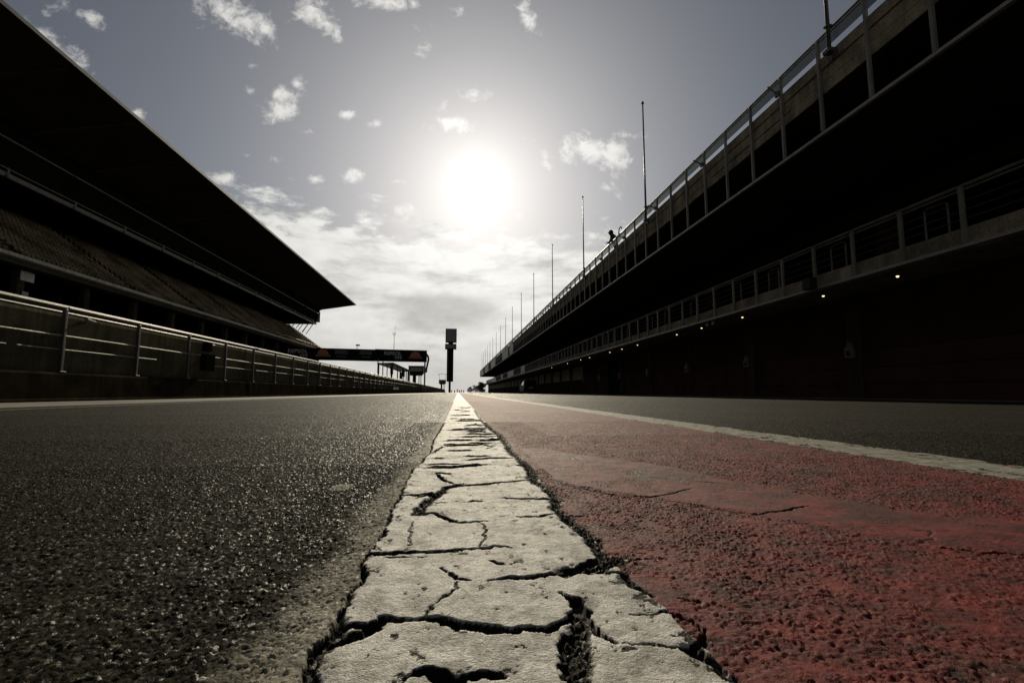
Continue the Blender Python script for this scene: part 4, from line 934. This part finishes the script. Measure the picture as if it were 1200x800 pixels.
for s_ in (-1, 1):
    g = MB(); xs = cx+s_*0.865
    g.add([(xs, cy+0.6, 1.06), (xs, cy+2.75, 1.06), (cx+s_*0.755, cy+2.25, 1.50), (cx+s_*0.755, cy+0.75, 1.55)], [(0,1,2,3)])
    w_ = g.build('side_window', M['dark_glass'], car); sd = w_.modifiers.new('solid', 'SOLIDIFY'); sd.thickness = 0.03; sd.offset = 0
    g = MB(); g.box(cx+s_*0.80-0.09, cx+s_*0.80+0.09, cy-0.03, cy+0.06, 0.86, 1.10); g.build('tail_light', M['red_lens'], car, bevel=0.015)
    g = MB(); xm = cx+s_*1.0; g.box(xm-0.10, xm+0.10, cy+2.55, cy+2.65, 1.02, 1.18); g.build('mirror', M['pale_panel'] if s_ < 0 else M['car_paint'], car, bevel=0.03)  # left mirror coloured pale, its bright glint put into the colour
    for yw in (0.8, 3.45):
        g = MB(); xw = cx+s_*0.80
        g.tube([(xw-s_*0.11, cy+yw, 0.33), (xw-s_*0.09, cy+yw, 0.33), (xw+s_*0.09, cy+yw, 0.33), (xw+s_*0.11, cy+yw, 0.33)], 0.33, 24)
        w_ = g.build('wheel', M['rubber'], car, bevel=0.02)
        g = MB(); g.tube([(xw+s_*0.10, cy+yw, 0.33), (xw+s_*0.122, cy+yw, 0.33)], 0.20, 16); g.build('rim', M['galv'], w_)
g = MB(); g.box(cx-0.26, cx+0.26, cy-0.035, cy+0.02, 0.66, 0.78); g.build('number_plate', M['pale_panel'], car)
g = MB(); g.box(cx-0.84, cx+0.84, cy-0.07, cy+0.1, 0.40, 0.58); g.build('bumper', M['rubber'], car, bevel=0.04)

# ------------------------------------------------------------------ far trees, bushes and marker posts
def tree(name, x, y, h, w, label, cat, nleaf=2600, tr=0.12, group='trees at the far end of the pit lane'):
    t = thing(name, (x, y, -0.06), label, cat, group)
    g = MB(); g.tube([(x, y, -0.06), (x+0.05, y, h*0.3), (x-0.04, y, h*0.62)], tr, 8, tr*0.45)
    rr = random.Random(int(x*100+y))
    tips = []
    for k in range(7):
        a = rr.uniform(0, 6.28); z0 = h*rr.uniform(0.25, 0.5); L = w*rr.uniform(0.25, 0.42)
        tip = (x+L*math.cos(a), y+L*math.sin(a), z0+h*rr.uniform(0.12, 0.3)); tips.append(tip)
        g.tube([(x, y, z0), tip], tr*0.4, 5, tr*0.15)
    g.build('trunk', M['bark'], t)
    cl = []
    for k in range(26):
        zz = rr.uniform(0.16, 0.94); prof_ = math.sin(math.pi*min(1, zz*0.85+0.12))**0.7
        a = rr.uniform(0, 6.28); q = rr.uniform(0.15, 0.46)*w*prof_
        cl.append((x+q*math.cos(a), y+q*math.sin(a), zz*h, rr.uniform(0.09, 0.17)*w+0.05*h))
    g = MB()
    for k in range(nleaf):
        c = cl[k % len(cl)]
        d = Vector((rr.gauss(0,1), rr.gauss(0,1), rr.gauss(0,0.8))); d = d.normalized()*c[3]*rr.random()**0.4
        p = Vector(c[:3]) + d; s_ = rr.uniform(0.13, 0.26)*max(0.6, h/6)
        u = Vector((rr.gauss(0,1), rr.gauss(0,1), rr.gauss(0,1))).normalized(); v = u.orthogonal().normalized()
        w2 = u.cross(v)*0.55
        g.add([p-v*s_, p+w2*s_, p+v*s_, p-w2*s_], [(0,1,2,3)])
    g.build('crown', M['leaf'], t)
tree('cypress_tree', 9.6, 204, 4.9, 2.5, 'dark dense pointed tree beside the far end of the pit building', 'tree')
tree('small_tree', 10.6, 226, 4.2, 4.6, 'rounded low tree left of the dark pointed tree', 'tree')
tree('small_tree', 9.2, 262, 3.9, 5.0, 'greyish middle tree in the low row beyond the pit lane', 'tree')
tree('small_tree', 7.0, 292, 3.4, 3.6, 'smallest tree at the left end of the low far row', 'tree')
tree('small_tree', 12.6, 250, 5.0, 4.5, 'taller far tree half hidden behind the dark pointed tree', 'tree')
for i, (x, y, h) in enumerate(((-4.2, 312, 1.7), (-2.3, 312, 1.5), (-0.6, 312, 2.3), (0.7, 312, 1.6), (1.9, 312, 1.8), (3.4, 312, 1.6))):
    g = MB(); g.tube([(x, y, 0), (x, y, h*0.7)], 0.32, 10, 0.30); g.sphere((x, y, h*0.8), 0.36, 10, 6, 0.9)
    tag(g.build('bollard', M['black_steel']), 'dark round-headed bollard across the far end of the pit lane, %s from the left' % ORD[i].replace('nearest', 'first'), 'bollard', 'bollards at the far end')

# ------------------------------------------------------------------ sun and sky
sd_ = Vector((math.sin(R(SUN_AZ))*math.cos(R(SUN_EL)), math.cos(R(SUN_AZ))*math.cos(R(SUN_EL)), math.sin(R(SUN_EL))))
su_ = bpy.data.lights.new('sun', 'SUN'); su_.energy = 4.2; su_.angle = R(0.6); su_.color = (1.0, 0.89, 0.68)
so = bpy.data.objects.new('sun', su_); col.objects.link(so); so.rotation_euler = sd_.to_track_quat('Z', 'Y').to_euler(); so.location = (0, 0, 50)
W = bpy.data.worlds.new('World'); scene.world = W; W.use_nodes = True
W.node_tree.nodes.clear(); t = NT(W.node_tree)
out = t.new('ShaderNodeOutputWorld'); bg = t.new('ShaderNodeBackground'); t.l.new(bg.outputs[0], out.inputs[0]); bg.inputs[1].default_value = 0.1
sky = t.new('ShaderNodeTexSky'); sky.sky_type = 'NISHITA'; sky.sun_disc = False; sky.sun_elevation = R(SUN_EL); sky.sun_rotation = R(SUN_AZ)
sky.air_density = 1.0; sky.dust_density = 0.6; sky.ozone_density = 1.0
D = t.new('ShaderNodeTexCoord').outputs['Generated']
D = t.vmath('NORMALIZE', D)
sx = t.new('ShaderNodeSeparateXYZ'); t.l.new(D, sx.inputs[0]); X_, Y_, Z_ = sx.outputs
th = t.math('MULTIPLY', t.math('ARCCOSINE', t.math('MINIMUM', t.vmath('DOT_PRODUCT', D, tuple(sd_)), 1.0)), 57.2958)
def ex(k, a): return t.math('MULTIPLY', t.math('EXPONENT', t.math('MULTIPLY', th, -1.0/k)), a)
def gs_(k, a):
    q = t.math('DIVIDE', th, k); return t.math('MULTIPLY', t.math('EXPONENT', t.math('MULTIPLY', t.math('MULTIPLY', q, q), -1.0)), a)
# thin high haze desaturates the clear-sky model and scatters forward around the sun
hs = t.new('ShaderNodeHueSaturation'); hs.inputs['Saturation'].default_value = 0.64; hs.inputs['Value'].default_value = SKY_V; t.l.new(sky.outputs[0], hs.inputs['Color'])
tint = t.mix(1.0, hs.outputs[0], (1.0, 0.98, 0.99), 'MULTIPLY')
glow = t.math('ADD', t.math('ADD', ex(14.0, 3.3), t.math('ADD', gs_(6.6, 1.5), gs_(18.0, 2.3))), gs_(2.2, 5.0))
gv = t.new('ShaderNodeCombineColor'); 
for i, k in enumerate((1.0, 0.975, 0.93)): t.l.new(t.math('MULTIPLY', glow, k), gv.inputs[i])
clear = t.mix(1.0, tint, gv.outputs[0], 'ADD')
# clouds
ys_ = t.math('MAXIMUM', Y_, 0.04)
uv = t.new('ShaderNodeCombineXYZ'); t.l.new(t.math('DIVIDE', X_, ys_), uv.inputs[0]); t.l.new(t.math('DIVIDE', Z_, ys_), uv.inputs[1]); uv = uv.outputs[0]
front = t.ramp(Y_, 0.05, 0.2)
acc = None
for cu_, cv_, rx, ry, ro, s_ in CLOUDS:
    mp = t.new('ShaderNodeMapping'); mp.vector_type = 'TEXTURE'
    mp.inputs['Location'].default_value = (cu_, cv_, 0); mp.inputs['Rotation'].default_value = (0, 0, R(-ro)); mp.inputs['Scale'].default_value = (rx*1.3, ry*1.45, 1)
    t.l.new(uv, mp.inputs[0])
    v = t.math('MULTIPLY', t.math('SUBTRACT', 1.0, t.vmath('LENGTH', mp.outputs[0])), s_)
    acc = v if acc is None else t.math('MAXIMUM', acc, v)
wrp = t.new('ShaderNodeTexNoise'); t.l.new(uv, wrp.inputs['Vector']); wrp.inputs['Scale'].default_value = 14; wrp.inputs['Detail'].default_value = 3
wv = t.vmath('ADD', uv, t.vmath('SCALE', t.vmath('SUBTRACT', wrp.outputs['Color'], (0.5, 0.5, 0.5)), None))
wv.node.inputs[1].links[0].from_node.inputs['Scale'].default_value = 0.05
f_hi = t.noise(wv, 32, 9, 0.66); f_lo = t.noise(wv, 9, 4, 0.6)
puff = t.math('ADD', t.math('MAXIMUM', acc, -0.6), t.math('ADD', t.math('MULTIPLY', t.math('SUBTRACT', f_hi, 0.5), 2.4), t.math('MULTIPLY', t.math('SUBTRACT', f_lo, 0.5), 1.3)))
puff = t.math('MULTIPLY', t.ramp(puff, 0.05, 1.05), front)
# low cloud bank, by elevation
hz = t.math('SQRT', t.math('ADD', t.math('MULTIPLY', X_, X_), t.math('MULTIPLY', Y_, Y_)))
el = t.math('DIVIDE', Z_, t.math('MAXIMUM', hz, 0.02))
az = t.math('ARCTAN2', X_, Y_)
ae = t.new('ShaderNodeCombineXYZ'); t.l.new(az, ae.inputs[0]); t.l.new(t.math('MULTIPLY', el, 2.0), ae.inputs[1]); ae = ae.outputs[0]
b1 = t.noise(ae, 7, 7, 0.6); b2 = t.noise(ae, 19, 6, 0.62)
top = t.math('SUBTRACT', 0.345, t.math('MULTIPLY', t.math('MAXIMUM', az, -0.25), 0.10))
bd = t.math('ADD', t.math('SUBTRACT', top, el), t.math('ADD', t.math('MULTIPLY', t.math('SUBTRACT', b1, 0.5), 0.34), t.math('MULTIPLY', t.math('SUBTRACT', b2, 0.5), 0.22)))
bank = t.ramp(bd, -0.015, 0.06)
st = t.new('ShaderNodeMapping'); st.inputs['Scale'].default_value = (1.2, 2.0, 1.0); t.l.new(ae, st.inputs[0])
s1 = t.noise(st.outputs[0], 6, 7, 0.6); s2 = t.noise(st.outputs[0], 2.2, 4, 0.5)
streak = t.ramp(t.math('ADD', t.math('MULTIPLY', s1, 0.55), t.math('MULTIPLY', s2, 0.45)), 0.33, 0.53)
cb = t.math('ADD', 5.9, ex(18.0, 7.0))                    # sunlit cloud, brighter towards the sun
cg = t.math('ADD', 3.9, ex(16.0, 3.4))                    # its grey side
mp = t.new('ShaderNodeMapping'); mp.vector_type = 'TEXTURE'; mp.inputs['Location'].default_value = (-0.03, 0.168, 0); mp.inputs['Scale'].default_value = (0.16, 0.06, 1); t.l.new(wv, mp.inputs[0])
grey = t.ramp(t.vmath('LENGTH', mp.outputs[0]), 1.0, 0.35)
thick = t.math('MULTIPLY', streak, t.math('SUBTRACT', 1.0, t.math('MULTIPLY', grey, 0.75)))
bl = t.math('ADD', t.math('ADD', t.math('MULTIPLY', t.math('SUBTRACT', b2, 0.5), 3.2), t.math('MULTIPLY', thick, cb)), t.math('MULTIPLY', t.math('SUBTRACT', t.math('SUBTRACT', 1.0, thick), t.math('MULTIPLY', grey, 0.10)), cg))
low = t.ramp(el, 0.15, 0.0)
bl = t.math('ADD', t.math('MULTIPLY', bl, t.math('SUBTRACT', 1.0, t.math('MULTIPLY', low, 0.8))), t.math('MULTIPLY', low, 0.8*5.6))
def colr(v, c):
    n_ = t.new('ShaderNodeCombineColor')
    for i, k in enumerate(c): t.l.new(t.math('MULTIPLY', v, k), n_.inputs[i])
    return n_.outputs[0]
core = colr(t.math('ADD', gs_(2.2, 5.0), gs_(6.6, 0.8)), (1.0, 0.98, 0.94))
bcol = t.mix(1.0, colr(bl, (1.0, 0.99, 0.94)), core, 'ADD')
pcol = t.mix(1.0, colr(t.math('ADD', cb, t.math('MULTIPLY', t.math('SUBTRACT', f_hi, 0.5), 2.0)), (1.0, 0.98, 0.93)), core, 'ADD')
c1 = t.mix(t.math('MULTIPLY', bank, 0.93), clear, bcol)
c2 = t.mix(t.math('MULTIPLY', puff, 0.9), c1, pcol)
t.l.new(c2, bg.inputs[0])
W.cycles.sampling_method = 'MANUAL'; W.cycles.sample_map_resolution = 1024
